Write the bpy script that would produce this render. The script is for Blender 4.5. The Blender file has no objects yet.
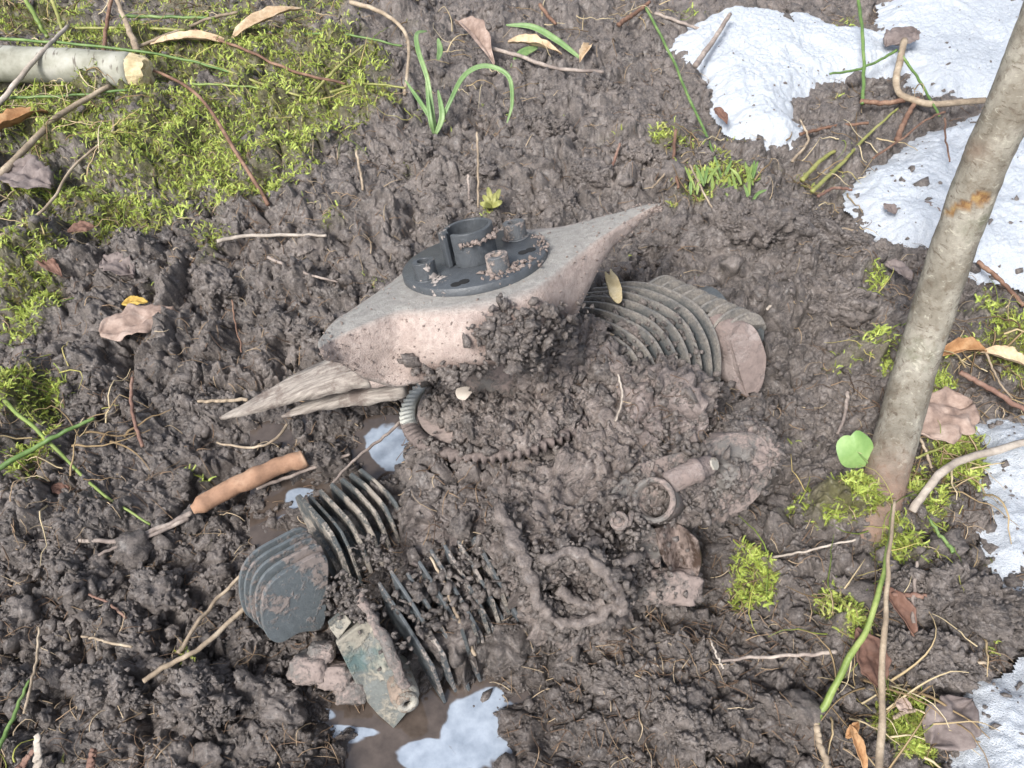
import bpy, math, random
import numpy as np
from mathutils import Vector, Matrix
Mat_T = Matrix.Translation

# ---------------------------------------------------------------- camera, sky, sun, exposure
sc = bpy.context.scene
COL = sc.collection
PITCH = math.radians(52.0)
DIST = 0.80
CAM = np.array([0.0, -DIST*math.cos(PITCH), DIST*math.sin(PITCH)])
HFOV = math.radians(67.0)
FPX = 512.0/math.tan(HFOV/2)
cam_d = bpy.data.cameras.new('camera'); cam = bpy.data.objects.new('camera', cam_d); COL.objects.link(cam)
cam.location = CAM; cam.rotation_euler = (math.pi/2-PITCH, 0, 0)
cam_d.angle = HFOV; cam_d.sensor_fit = 'HORIZONTAL'; cam_d.clip_start = 0.01; cam_d.clip_end = 500
sc.camera = cam
SUN_EL, SUN_AZ = math.radians(50), math.radians(215)       # azimuth measured from +Y clockwise
w = bpy.data.worlds.new('World'); sc.world = w; w.use_nodes = True
nt = w.node_tree; nt.nodes.clear()
sky = nt.nodes.new('ShaderNodeTexSky'); sky.sky_type = 'NISHITA'; sky.sun_disc = False
sky.sun_elevation = SUN_EL; sky.sun_rotation = SUN_AZ; sky.air_density = 1.0; sky.dust_density = 3.0
hs = nt.nodes.new('ShaderNodeHueSaturation'); hs.inputs['Saturation'].default_value = 0.6
bg = nt.nodes.new('ShaderNodeBackground'); bg.inputs['Strength'].default_value = 0.125
wo = nt.nodes.new('ShaderNodeOutputWorld')
nt.links.new(sky.outputs[0], hs.inputs['Color']); nt.links.new(hs.outputs[0], bg.inputs[0]); nt.links.new(bg.outputs[0], wo.inputs[0])
sd = bpy.data.lights.new('sun', 'SUN'); sd.energy = 2.4; sd.angle = math.radians(17); sd.color = (1.0, .985, .965)
so = bpy.data.objects.new('sun', sd); COL.objects.link(so)
sdir = Vector((math.sin(SUN_AZ)*math.cos(SUN_EL), math.cos(SUN_AZ)*math.cos(SUN_EL), math.sin(SUN_EL)))
so.rotation_euler = sdir.to_track_quat('Z', 'Y').to_euler()
sc.view_settings.view_transform = 'Standard'; sc.view_settings.look = 'None'; sc.view_settings.gamma = 1
sc.view_settings.exposure = 0.98
sc.render.engine = 'CYCLES'
try:
    sc.cycles.use_denoising = True; sc.cycles.max_bounces = 5
except Exception: pass

# ---------------------------------------------------------------- photo direction helpers
RR = np.array([1.0, 0, 0]); TT = np.array([0, -math.cos(PITCH), math.sin(PITCH)]); UU = np.array([0, math.sin(PITCH), math.cos(PITCH)])
def ray(px, py):
    px = np.asarray(px, float); py = np.asarray(py, float)
    d = ((px-512)/FPX)[..., None]*RR - ((py-384)/FPX)[..., None]*UU - TT
    return d/np.linalg.norm(d, axis=-1, keepdims=True)
def on_z(px, py, h):
    d = ray(px, py); t = (h-CAM[2])/d[..., 2]
    return CAM + d*t[..., None]

# ---------------------------------------------------------------- noise
_rs = np.random.RandomState(7)
PERM = _rs.permutation(4096); PERM = np.concatenate([PERM, PERM, PERM])
_g = _rs.rand(4096)*2*math.pi; G2 = np.stack([np.cos(_g), np.sin(_g)], 1)
_g3 = _rs.normal(size=(4096, 3)); G3 = _g3/np.linalg.norm(_g3, axis=1, keepdims=True)
def hsh(i, j, s=0): return PERM[(PERM[(i+s*17) & 4095] + j) & 4095]
def fade(t): return t*t*t*(t*(t*6-15)+10)
def perlin(x, y, s=0):
    xi = np.floor(x).astype(np.int64); yi = np.floor(y).astype(np.int64); xf = x-xi; yf = y-yi
    u = fade(xf); v = fade(yf)
    def g(a, b):
        q = G2[hsh(xi+a, yi+b, s)]; return q[..., 0]*(xf-a)+q[..., 1]*(yf-b)
    a = g(0, 0); b = g(1, 0); c = g(0, 1); d = g(1, 1)
    return ((a+(b-a)*u)*(1-v)+(c+(d-c)*u)*v)*1.5
def perlin3(p, s=0):
    pi = np.floor(p).astype(np.int64); f = p-pi; u = fade(f); out = 0
    for a in (0, 1):
        for b in (0, 1):
            for c in (0, 1):
                h = PERM[(hsh(pi[..., 0]+a, pi[..., 1]+b, s)+pi[..., 2]+c) & 4095]
                g = G3[h]; o = np.array([a, b, c]); dot = (g*(f-o)).sum(-1)
                ww = (u[..., 0] if a else 1-u[..., 0])*(u[..., 1] if b else 1-u[..., 1])*(u[..., 2] if c else 1-u[..., 2])
                out = out+dot*ww
    return out*1.5
def fbm(x, y, s=0, o=4):
    r = 0; a = 1.0
    for k in range(o): r = r+a*perlin(x*2**k, y*2**k, s+k); a *= .5
    return r
def fbm3(p, s=0, o=3):
    r = 0; a = 1.0
    for k in range(o): r = r+a*perlin3(p*2**k, s+k); a *= .5
    return r
def billow3(p, s=0, o=3):
    r = 0; a = 1.0
    for k in range(o): r = r+a*(np.abs(perlin3(p*2**k, s+k))*2-.5); a *= .5
    return r
def worley(x, y, s=0):
    xi = np.floor(x).astype(np.int64); yi = np.floor(y).astype(np.int64)
    f1 = np.full(x.shape, 9.0); f2 = np.full(x.shape, 9.0); idd = np.zeros(x.shape)
    for a in (-1, 0, 1):
        for b in (-1, 0, 1):
            h = hsh(xi+a, yi+b, s); jx = (h % 61)/61.0; jy = ((h//61) % 61)/61.0
            d = np.hypot(xi+a+jx-x, yi+b+jy-y)
            m = d < f1
            f2 = np.where(m, f1, np.minimum(f2, d)); idd = np.where(m, (h % 97)/97.0, idd); f1 = np.where(m, d, f1)
    return f1, f2, idd
def sstep(a, b, x):
    t = np.clip((x-a)/(b-a), 0, 1); return t*t*(3-2*t)

# ---------------------------------------------------------------- mesh helpers
def link(name, me, mat=None, parent=None, smooth=True):
    o = bpy.data.objects.new(name, me); COL.objects.link(o)
    if mat is not None: me.materials.append(mat)
    if parent is not None: o.parent = parent; o.matrix_parent_inverse = (Mat_T(-Vector(parent.location)) if parent.type == "EMPTY" else Mat_T(Vector((0, 0, 0))))
    if smooth: me.polygons.foreach_set('use_smooth', np.ones(len(me.polygons), bool))
    return o
def mesh_np(name, V, F, attrs=None):
    """V (n,3), F (m,k) uniform faces"""
    V = np.ascontiguousarray(V, np.float32); F = np.ascontiguousarray(F, np.int32)
    me = bpy.data.meshes.new(name); me.vertices.add(len(V)); me.vertices.foreach_set('co', V.ravel())
    k = F.shape[1]; me.loops.add(F.size); me.loops.foreach_set('vertex_index', F.ravel())
    me.polygons.add(len(F)); me.polygons.foreach_set('loop_start', np.arange(0, F.size, k, dtype=np.int32))
    me.update(calc_edges=True)
    for n, a in (attrs or {}).items():
        at = me.attributes.new(n, 'FLOAT', 'POINT'); at.data.foreach_set('value', np.ascontiguousarray(a, np.float32))
    return me
class MB:
    """collects pieces (tri/quad) into one mesh"""
    def __init__(s): s.v = []; s.f = []; s.n = 0
    def add(s, V, F):
        V = np.asarray(V, float); s.v.append(V)
        for f in F: s.f.append(tuple(int(i)+s.n for i in f))
        s.n += len(V)
    def build(s, name, mat, parent=None, smooth=True, bevel=0, sub=0):
        me = bpy.data.meshes.new(name); me.from_pydata(np.concatenate(s.v).tolist(), [], s.f); me.validate(); me.update()
        o = link(name, me, mat, parent, smooth)
        if bevel:
            b = o.modifiers.new('b', 'BEVEL'); b.width = bevel; b.segments = 2; b.limit_method = 'ANGLE'; b.angle_limit = math.radians(35)
        return o
def tag(o, label, cat, group=None, kind=None):
    if label: o['label'] = label
    if cat: o['category'] = cat
    if group: o['group'] = group
    if kind: o['kind'] = kind
    return o
def catmull(P, n=8):
    P = np.asarray(P, float)
    if len(P) == 2: return np.array([P[0]+(P[1]-P[0])*t for t in np.linspace(0, 1, n+1)])
    Q = np.vstack([2*P[0]-P[1], P, 2*P[-1]-P[-2]]); out = []
    for i in range(1, len(Q)-2):
        for t in np.linspace(0, 1, n, endpoint=False):
            a, b, c, d = Q[i-1], Q[i], Q[i+1], Q[i+2]
            out.append(.5*((2*b)+(-a+c)*t+(2*a-5*b+4*c-d)*t*t+(-a+3*b-3*c+d)*t**3))
    out.append(P[-1]); return np.array(out)
def tube(P, R, seg=8, rough=0.0, seed=0, flat=1.0, up=(0, 0, 1), nscale=60, caps=True):
    """tube along P with radii R; flat<1 squashes it along its local 'up'"""
    P = np.asarray(P, float); n = len(P); R = np.broadcast_to(np.asarray(R, float), (n,))
    T = np.gradient(P, axis=0); T /= np.linalg.norm(T, axis=1, keepdims=True)+1e-12
    u0 = np.asarray(up, float); V = []
    for i in range(n):
        s = np.cross(T[i], u0)
        if np.linalg.norm(s) < 1e-3: s = np.cross(T[i], [0.3, 1, 0.1])
        s /= np.linalg.norm(s); b = np.cross(s, T[i])
        for k in range(seg):
            a = 2*math.pi*k/seg
            V.append(P[i]+R[i]*(math.cos(a)*s+math.sin(a)*b*flat))
    V = np.array(V)
    if rough:
        C = np.repeat(P, seg, axis=0); d = V-C
        V = C+d*(1+rough*fbm3(V*nscale+seed*7.3, seed % 50, 3))[:, None]
    F = []
    for i in range(n-1):
        for k in range(seg):
            a = i*seg+k; b = i*seg+(k+1) % seg; F.append((a, b, b+seg, a+seg))
    if caps:
        F.append(tuple(range(seg))[::-1]); F.append(tuple((n-1)*seg+k for k in range(seg)))
    return V, F
def ico(sub=2):
    import bmesh
    bm = bmesh.new(); bmesh.ops.create_icosphere(bm, subdivisions=sub, radius=1.0)
    V = np.array([v.co[:] for v in bm.verts]); F = np.array([[v.index for v in f.verts] for f in bm.faces]); bm.free()
    return V, F

# ---------------------------------------------------------------- materials
def srgb(*c):
    c = np.array(c)/255.0; return tuple(np.where(c <= .04045, c/12.92, ((c+.055)/1.055)**2.4))+(1.0,)
class M:
    def __init__(s, name, rough=.7, spec=.5):
        s.m = bpy.data.materials.new(name); s.m.use_nodes = True; s.t = s.m.node_tree
        s.b = s.t.nodes['Principled BSDF']; s.b.inputs['Roughness'].default_value = rough
        s.b.inputs['Specular IOR Level'].default_value = spec
        s.tc = s.t.nodes.new('ShaderNodeTexCoord').outputs['Object']
    def n(s, kind, **kw):
        o = s.t.nodes.new(kind)
        for k, v in kw.items(): setattr(o, k, v)
        return o
    def l(s, a, b): s.t.links.new(a, b)
    def noise(s, scale, detail=6, rough=.6, dist=0, vec=None):
        o = s.n('ShaderNodeTexNoise'); o.inputs['Scale'].default_value = scale; o.inputs['Detail'].default_value = detail
        o.inputs['Roughness'].default_value = rough; o.inputs['Distortion'].default_value = dist; s.l(vec or s.tc, o.inputs['Vector']); return o.outputs['Fac']
    def ramp(s, fac, stops, interp='LINEAR'):
        o = s.n('ShaderNodeValToRGB'); o.color_ramp.interpolation = interp; e = o.color_ramp.elements
        while len(e) < len(stops): e.new(.5)
        for k, (p, c) in enumerate(stops): e[k].position = p; e[k].color = c if len(c) == 4 else tuple(c)+(1,)
        s.l(fac, o.inputs[0]); return o.outputs[0]
    def mix(s, fac, a, b, mode='MIX'):
        o = s.n('ShaderNodeMix', data_type='RGBA', blend_type=mode)
        for sock, v in ((o.inputs[0], fac), (o.inputs[6], a), (o.inputs[7], b)):
            if isinstance(v, (int, float)): sock.default_value = v
            elif isinstance(v, tuple): sock.default_value = v
            else: s.l(v, sock)
        return o.outputs[2]
    def attr(s, name):
        o = s.n('ShaderNodeAttribute', attribute_name=name); return o.outputs['Fac']
    def rnd(s): return s.n('ShaderNodeObjectInfo').outputs['Random']
    def math(s, op, a, b=None):
        o = s.n('ShaderNodeMath', operation=op)
        for i, v in enumerate((a, b)):
            if v is None: continue
            if isinstance(v, (int, float)): o.inputs[i].default_value = v
            else: s.l(v, o.inputs[i])
        return o.outputs[0]
    def rng(s, f, a, b, c, d):
        o = s.n('ShaderNodeMapRange'); s.l(f, o.inputs[0])
        for i, v in enumerate((a, b, c, d)): o.inputs[i+1].default_value = v
        return o.outputs[0]
    def col(s, c):
        if isinstance(c, tuple): s.b.inputs['Base Color'].default_value = c
        else: s.l(c, s.b.inputs['Base Color'])
    def rough(s, r): s.l(r, s.b.inputs['Roughness'])
    def bump(s, h, dist=.001, st=1.0, prev=None):
        o = s.n('ShaderNodeBump'); o.inputs['Distance'].default_value = dist; o.inputs['Strength'].default_value = st; s.l(h, o.inputs['Height'])
        if prev is not None: s.l(prev, o.inputs['Normal'])
        s.l(o.outputs[0], s.b.inputs['Normal']); return o.outputs[0]

def mud_material(name, a, b, c, wetattr=True, bumpst=1.0):
    m = M(name, .6, .5)
    n1 = m.noise(9, 5); n2 = m.noise(70, 6, .65); n3 = m.noise(420, 4, .6)
    k = m.ramp(n1, [(.32, a), (.5, b), (.7, c)])
    k = m.mix(m.rng(n2, .38, .62, 0, 1), m.mix(.6, k, a), m.mix(.5, k, c))
    k = m.mix(m.rng(n3, .42, .66, 0, .6), k, c); k = m.mix(m.rng(m.noise(700, 5, .7), .55, .68, 0, .55), k, tuple(v*.55 for v in a[:3])+(1,)); k = m.mix(m.rng(m.noise(560, 3, .6), .64, .70, 0, .5), k, srgb(176, 166, 158))
    if wetattr:
        pale = m.attr('pale'); k = m.mix(pale, k, m.mix(m.rng(n2, .3, .7, 0, 1), srgb(126, 112, 108), srgb(176, 158, 151)))
        moss = m.attr('moss'); k = m.mix(m.math('MULTIPLY', moss, .8), k, m.ramp(n2, [(.3, srgb(66, 60, 34)), (.55, srgb(98, 96, 46)), (.75, srgb(116, 106, 66))]))
        wet = m.attr('wet'); k = m.mix(m.math('MULTIPLY', wet, .55), k, srgb(74, 64, 58))
        r = m.rng(n2, .3, .7, .42, .8); r = m.math('SUBTRACT', r, m.math('MULTIPLY', wet, .3)); m.rough(r)
    else: m.rough(m.rng(n2, .3, .7, .42, .8))
    m.col(k); m.b.inputs['Coat Weight'].default_value = .22; m.b.inputs['Coat Roughness'].default_value = .34
    b1 = m.bump(m.noise(240, 8, .72, .6), .004, 1.0*bumpst); m.bump(m.noise(900, 5, .65), .0012, .8*bumpst, b1)
    return m.m
MUD = mud_material('mud', srgb(58, 54, 52), srgb(87, 81, 77), srgb(142, 132, 125))
MUDC = mud_material('mud_crumb', srgb(60, 55, 53), srgb(89, 82, 78), srgb(142, 132, 125), False)
# ---------------------------------------------------------------- the ground: one sheet, dense where the photo looks
# height control points: photo column, photo row, height (m), radius of influence (m)
CP = [
 # the mud heap over the engine
 (500,415,.035,.035),(450,420,.022,.025),(430,450,.02,.02),(560,420,.045,.035),(470,462,.004,.016),(505,462,.0,.016),(545,458,.006,.016),(585,448,.012,.014),(610,370,.068,.030),(600,450,.060,.03),(650,425,.080,.035),(700,430,.062,.03),(660,470,.050,.015),(690,485,.035,.015),(620,500,.058,.02),
 (740,415,.040,.025),(540,490,.060,.035),(480,495,.052,.03),(520,540,.045,.03),(580,545,.048,.03),(575,590,.030,.02),(600,600,.0,.020),(520,600,.02,.02),(530,560,.045,.02),
 (450,510,.052,.030),(430,550,.026,.025),(400,560,.018,.020),(370,540,.020,.015),(420,600,.010,.018),(460,590,.016,.02),(430,640,.004,.015),(460,640,.002,.015),(490,622,-.018,.014),(510,605,-.012,.012),(500,580,.025,.012),(350,600,.005,.015),(360,660,-.03,.015),(400,700,-.04,.015),
 (645,560,-.005,.015),(680,570,-.02,.018),(625,580,.02,.012),(632,360,.040,.018),(600,300,.03,.015),(590,325,.045,.015),(655,385,.030,.015),(690,400,.030,.018),(665,305,.005,.016),(700,335,.0,.016),(718,370,-.012,.014),(700,285,-.005,.014),(675,275,.0,.014),(735,300,-.004,.016),(655,268,.01,.012),(745,345,-.012,.014),(640,295,.018,.010),(755,400,-.015,.014),(420,490,.030,.022),(655,510,.038,.015),(700,520,.010,.02),(620,540,.048,.018),(740,470,.0,.02),
 
 (735,505,.0,.02),(775,465,-.008,.025),(765,500,-.02,.02),(780,400,.02,.03),
 (790,560,-.014,.04),(735,565,-.035,.02),(715,600,-.03,.02),(750,530,-.028,.02),(690,625,-.026,.03),(620,645,-.028,.022),(560,650,-.024,.022),(620,690,-.012,.035),(560,690,-.012,.03),
 # hollow in front and at the left
 (400,445,-.032,.018),(375,468,-.030,.02),(330,490,-.022,.02),(300,510,-.024,.022),(270,545,-.022,.03),(240,600,-.014,.035),(210,540,-.01,.05),
 (300,640,-.018,.025),(320,690,-.030,.018),(350,735,-.036,.03),(290,705,-.028,.025),(410,740,-.050,.035),(465,725,-.050,.032),(500,750,-.045,.025),(470,690,-.04,.015),
 (300,760,-.018,.03),(220,750,-.010,.04),(545,740,-.010,.03),(590,720,-.008,.05),(530,690,-.012,.02),
 (160,650,.012,.05),(240,690,.004,.03),(80,700,.01,.06),(60,560,.008,.07),(150,500,.0,.06),(230,430,-.002,.04),(330,435,-.006,.025),(380,415,-.004,.02),(350,410,-.012,.015),
 (310,400,-.012,.035),(250,330,.008,.05),(340,270,.012,.05),(420,230,.012,.05),(290,300,.012,.04),(300,240,.02,.05),
 (150,400,.004,.08),(60,330,.015,.08),(150,290,.01,.05),
 # behind
 (560,170,.025,.06),(460,170,.018,.07),(620,190,.020,.05),(700,245,.035,.03),(780,270,.040,.06),(730,210,.045,.05),(810,320,.03,.05),(830,230,.02,.05),
 (820,400,.012,.05),(870,500,.012,.05),(920,560,.022,.05),(960,600,.030,.06),(850,640,.004,.06),(760,680,-.002,.07),(680,740,-.004,.07),(880,720,.004,.06),
 (560,60,.02,.12),(350,130,.03,.12),(150,120,.035,.15),(60,60,.03,.2),(240,60,.03,.18),(700,100,.015,.1),(850,120,.012,.1),(980,250,.01,.1),(1000,420,.008,.06),(990,720,.0,.05),(930,420,.018,.05),
]
CP = np.array(CP, float)
CPW = on_z(CP[:, 0], CP[:, 1], CP[:, 2])
HEAP = [(398,402),(430,390),(520,380),(590,345),(620,350),(650,390),(690,410),(730,412),(748,430),(740,470),(730,505),(712,515),(700,500),(660,515),(640,540),(615,560),(560,600),(530,590),(500,560),(450,545),(415,520),(400,490),(425,468),(418,440),(398,425)]
def heap_step(x, y):
    s = psdf(x, y, HEAP, .045)+.010*fbm(x*22, y*22, 27, 4); return .022*sstep(-.006, .012, s)
def smooth_h(x, y):
    x = np.asarray(x, float); y = np.asarray(y, float)
    num = np.zeros(x.shape); den = np.full(x.shape, .02)
    for (cx, cy, cz), s in zip(CPW, CP[:, 3]):
        s = s*1.0
        w_ = np.exp(-((x-cx)**2+(y-cy)**2)/(2*s*s))*(0.05/s)**.6
        num += w_*cz; den += w_
    far = sstep(1.2, 8, np.hypot(x, y))
    return num/den-.004+heap_step(x, y)+far*(.15*perlin(x*.35, y*.35, 40))
def pix(P):
    d = np.asarray(P, float)-CAM; dep = -(d@TT)
    return 512+FPX*(d@RR)/dep, 384-FPX*(d@UU)/dep
def blob(px, py, L):
    """soft mask from photo-space discs projected once onto the ground"""
    m = np.zeros(np.shape(px))
    for cx, cy, rx, ry, s in L: m = np.maximum(m, s*np.exp(-(((px-cx)/rx)**2+((py-cy)/ry)**2)*1.2))
    return m
def wblobs(L, h=.01):
    out = []
    for cx, cy, rx, ry, s in L:
        c = on_z(cx, cy, h); e = on_z(cx+rx, cy, h); f = on_z(cx, cy-ry, h); g = on_z(cx, cy+ry, h)
        out.append((c[0], c[1], e[0]-c[0], (f[1]-g[1])/2, s))
    return out
def wmask(x, y, W):
    m = np.zeros(np.shape(x))
    for cx, cy, rx, ry, s in W: m = np.maximum(m, s*np.exp(-(((x-cx)/rx)**2+((y-cy)/ry)**2)*1.2))
    return m
MOSS = wblobs([(190,150,150,75,1.),(60,110,110,70,1),(300,110,100,60,1),(240,60,120,40,.9),(380,90,40,30,.6),(150,60,120,40,.9),(330,70,60,40,.8),(120,215,90,30,.8),(240,190,60,40,.8),(30,250,60,40,.6),
 (45,20,60,30,.9),(200,20,120,25,.55),(320,20,60,25,.5),
 (30,390,50,35,.75),(20,300,50,40,.6),(30,440,40,30,.5),(845,505,48,26,1),(900,540,30,30,1),(930,500,30,40,.9),(760,570,18,28,.9),(850,610,22,35,.8),(915,720,28,45,.9),(960,470,25,45,.7),
 (935,380,50,35,.6),(1000,330,40,60,.6),(880,370,20,40,.6),(715,180,45,30,.75),(690,205,30,20,.5),(665,140,20,25,.5),(875,290,22,25,.55),(820,160,30,45,.4),(690,10,40,14,.5),(860,20,60,12,.5),
 (40,760,50,20,.4),(970,450,25,60,.6),(490,205,14,12,.6)])
WET = wblobs([(300,520,70,50,1),(390,450,50,35,1),(460,720,110,70,1),(330,710,90,50,1),(250,470,60,40,.4),(620,720,80,50,.5),(210,560,80,50,.35),(745,600,50,60,.4)], -.02)
PALE = wblobs([(520,420,90,45,.5),(600,430,110,70,.6),(560,520,90,80,.5),(430,560,60,60,.45),(690,430,70,50,.5),(600,600,50,40,.5)], .06)
ENG = wblobs([(560,430,170,90,1),(440,570,70,80,1),(620,560,90,70,1)], .05)
def moss_m(x, y):
    n = fbm(x*16, y*16, 90, 4)
    return np.clip(wmask(x, y, MOSS)*2.0+n*.75-.55, 0, 1)
CALM = wblobs([(300,520,50,30,.7),(400,445,40,22,.9),(460,725,80,45,.9),(320,705,40,20,.5),(220,755,60,14,.8),(610,730,60,36,.55),(530,360,90,30,.3),(745,640,30,40,.5),(370,215,0.1,0.1,.0),(355,255,60,22,.5)], -.01)
SNOW = [[(668,38),(690,22),(729,2),(811,6),(843,21),(882,25),(888,-12),(1000,-40),(1180,-40),(1180,270),(1060,285),(1024,276),(999,268),(968,270),(948,252),(913,251),(893,246),(874,227),(854,203),(849,176),(866,164),(897,152),(925,128),(944,121),(975,112),(985,98),(965,93),(940,97),(925,96),(905,72),(874,74),(843,76),(819,78),(796,98),(792,111),(815,129),(796,144),(753,140),(729,125),(712,98),(706,76),(684,66)],
 [(984,420),(1010,410),(1100,400),(1160,640),(1060,660),(1024,625),(1013,596),(1004,568),(990,552),(985,520),(988,480)],
 [(1100,640),(1200,800),(1100,850),(930,850),(938,790),(950,762),(968,735),(974,702),(988,682),(1013,674),(1030,655)]]
def psdf(x, y, poly, z=.015):
    q = on_z(np.array([a for a, b in poly], float), np.array([b for a, b in poly], float), z)[:, :2]; d = np.full(x.shape, 9.0); ins = np.zeros(x.shape, bool)
    for i in range(len(q)):
        ax, ay = q[i]; bx, by = q[(i+1) % len(q)]; ex, ey = bx-ax, by-ay
        t = np.clip(((x-ax)*ex+(y-ay)*ey)/(ex*ex+ey*ey+1e-12), 0, 1); d = np.minimum(d, np.hypot(x-ax-t*ex, y-ay-t*ey))
        c = ((ay > y) != (by > y)) & (x < (bx-ax)*(y-ay)/(by-ay+1e-12)+ax); ins ^= c
    return np.where(ins, d, -d)
def snow_sdf(x, y):
    m = np.full(np.shape(x), -9.0)
    for p_ in SNOW: m = np.maximum(m, psdf(x, y, p_))
    return m+.006*fbm(x*26, y*26, 33, 3)
def detail(x, y, near=None):
    """clods and crumbs: returns amplitude along the coarse normal"""
    wx = x+.004*perlin(x*48, y*48, 3)+.012*perlin(x*18, y*18, 5); wy = y+.004*perlin(x*48, y*48, 4)+.012*perlin(x*18, y*18, 6)
    calm = (1-.8*wmask(x, y, CALM))*(1-.8*sstep(-.02, .03, snow_sdf(x, y)))
    patch = .72+.6*perlin(x*5, y*5, 8)
    calm = calm*(1-.55*sstep(.15, .5, fbm(x*8, y*8, 58, 3)))
    d = .026*perlin(x*9, y*9, 9)*calm+.012*(1-2*np.abs(perlin(x*12+4, y*12, 29)))*calm
    d += .016*(np.abs(perlin(wx*17, wy*17, 10))*2.2-.6)*calm
    f1, f2, i = worley(wx*30, wy*30, 17)                       # clods with open cracks between
    d += (-.012*(1-sstep(.0, .20, f2-f1))*sstep(.35, .75, i)+.010*(i-.5))*calm
    d += .0075*(np.abs(perlin(wx*36, wy*36, 11))*2.2-.5)*(.35+.65*calm)
    f1, f2, i = worley(wx*64+3, wy*64, 13)
    d += .0046*np.sqrt(np.clip(1-(f1/.62)**2, 0, 1))*(.2+i)*calm*(1.35-.6*patch)
    d += .0042*(np.abs(perlin(x*88, y*88, 14))*2.2-.5)*(.3+.7*calm)
    f1, f2, i = worley(x*150, y*150, 15)
    d += .0022*np.sqrt(np.clip(1-(f1/.62)**2, 0, 1))*(.2+i)*(.25+.75*calm)
    d += .0019*(np.abs(perlin(x*210, y*210, 16))*2.2-.5)*(.4+.6*calm)
    d += .0010*(np.abs(perlin(x*420, y*420, 18))*2.2-.5)*(.4+.6*calm)
    d -= .0105+.004*wmask(x, y, ENG)
    return d*(1-.28*sstep(.15, .6, y))*(1-.30*wmask(x, y, ENG))
WATER_Z = -.030
def disp(x, y):
    """displaced ground points for flat coordinates"""
    e = .004
    def H(a, b): return smooth_h(a, b)
    h = H(x, y); gx = (H(x+e, y)-h)/e; gy = (H(x, y+e)-h)/e
    n = np.stack([-gx, -gy, np.ones_like(gx)], -1); n /= np.linalg.norm(n, axis=-1, keepdims=True)
    near = 1-sstep(1.0, 2.5, np.hypot(x, y-.2))
    d = detail(x, y)*(.25+.75*near)+.006*moss_m(x, y)
    P = np.stack([x, y, h], -1)+n*d[..., None]
    # crumbs lean sideways a little, so edges overhang
    P[..., 0] += near*.003*perlin(x*90, y*90, 20); P[..., 1] += near*.003*perlin(x*90, y*90, 21)
    return P, n
NU, NV = 1180, 960
uu = np.linspace(-160, 1184, NU); vv = np.linspace(-60, 860, NV)
U_, V_ = np.meshgrid(uu, vv)
base = on_z(U_, V_, 0.0); gx_, gy_ = base[..., 0], base[..., 1]
P, Nn = disp(gx_, gy_)
def rim(arr_xy, k):  # stretch the outer border far out in rings
    return arr_xy
ring = [np.concatenate([np.stack([gx_, gy_], -1)[0, :-1], np.stack([gx_, gy_], -1)[:-1, -1], np.stack([gx_, gy_], -1)[-1, :0:-1], np.stack([gx_, gy_], -1)[:0:-1, 0]])]
idx0 = np.arange(NU*NV).reshape(NV, NU)
loop0 = np.concatenate([idx0[0, :-1], idx0[:-1, -1], idx0[-1, :0:-1], idx0[:0:-1, 0]])
c0 = np.array([0, .2]); verts = [P.reshape(-1, 3)]; faces = []
a = idx0[:-1, :-1].ravel(); b = idx0[:-1, 1:].ravel(); c = idx0[1:, 1:].ravel(); d = idx0[1:, :-1].ravel()
faces.append(np.stack([a, d, c, b], 1))
prev = loop0; nv = NU*NV
for k in range(1, 34):
    s = 1.018**k if k < 12 else 1.018**11*1.24**(k-11)
    q = c0+(ring[0]-c0)*s
    PP, _ = disp(q[:, 0], q[:, 1])
    ids = np.arange(nv, nv+len(q)); nv += len(q); verts.append(PP)
    faces.append(np.stack([prev, np.roll(prev, -1), np.roll(ids, -1), ids], 1)); prev = ids
VV = np.concatenate(verts); FF = np.concatenate(faces)
xy = VV[:, :2]
me = mesh_np('ground', VV, FF, {'moss': moss_m(xy[:, 0], xy[:, 1]),
    'wet': np.clip(wmask(xy[:, 0], xy[:, 1], WET)*1.2+.3*perlin(xy[:, 0]*25, xy[:, 1]*25, 77), 0, 1)*sstep(.02, -.015, VV[:, 2]),
    'pale': np.clip(wmask(xy[:, 0], xy[:, 1], PALE)*sstep(.0, .03, VV[:, 2])+.0, 0, 1)})
ground = link('ground', me, MUD); tag(ground, None, None, kind='structure')
# height lookup on a regular grid
from math import floor
LX0, LY0, LS = -1.1, -.55, .002
lx = np.arange(LX0, 1.1, LS); ly = np.arange(LY0, 1.25, LS); LXX, LYY = np.meshgrid(lx, ly)
LP, _ = disp(LXX, LYY); LZ = LP[..., 2]
SZ = smooth_h(LXX, LYY)
def bil(A, x, y):
    fx = np.clip((np.asarray(x)-LX0)/LS, 0, A.shape[1]-2); fy = np.clip((np.asarray(y)-LY0)/LS, 0, A.shape[0]-2)
    i = fx.astype(int); j = fy.astype(int); u = fx-i; v = fy-j
    return (A[j, i]*(1-u)+A[j, i+1]*u)*(1-v)+(A[j+1, i]*(1-u)+A[j+1, i+1]*u)*v
def gz(x, y): return bil(LZ, x, y)
def gs(x, y): return bil(SZ, x, y)
def hit(px, py, lift=0.0, fn=None):
    """ground point seen at a photo position"""
    fn = fn or gs; px = np.asarray(px, float); py = np.asarray(py, float)
    d = ray(px, py); t = (.16-CAM[2])/d[..., 2]; done = np.zeros(px.shape, bool); res = CAM+d*t[..., None]
    for _ in range(240):
        Pq = CAM+d*t[..., None]; below = Pq[..., 2] <= fn(Pq[..., 0], Pq[..., 1])
        res = np.where((done)[..., None], res, Pq); done = done | below; t = t+.0014
        if done.all(): break
    res = np.array(res); res[..., 2] += lift
    return res
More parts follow.
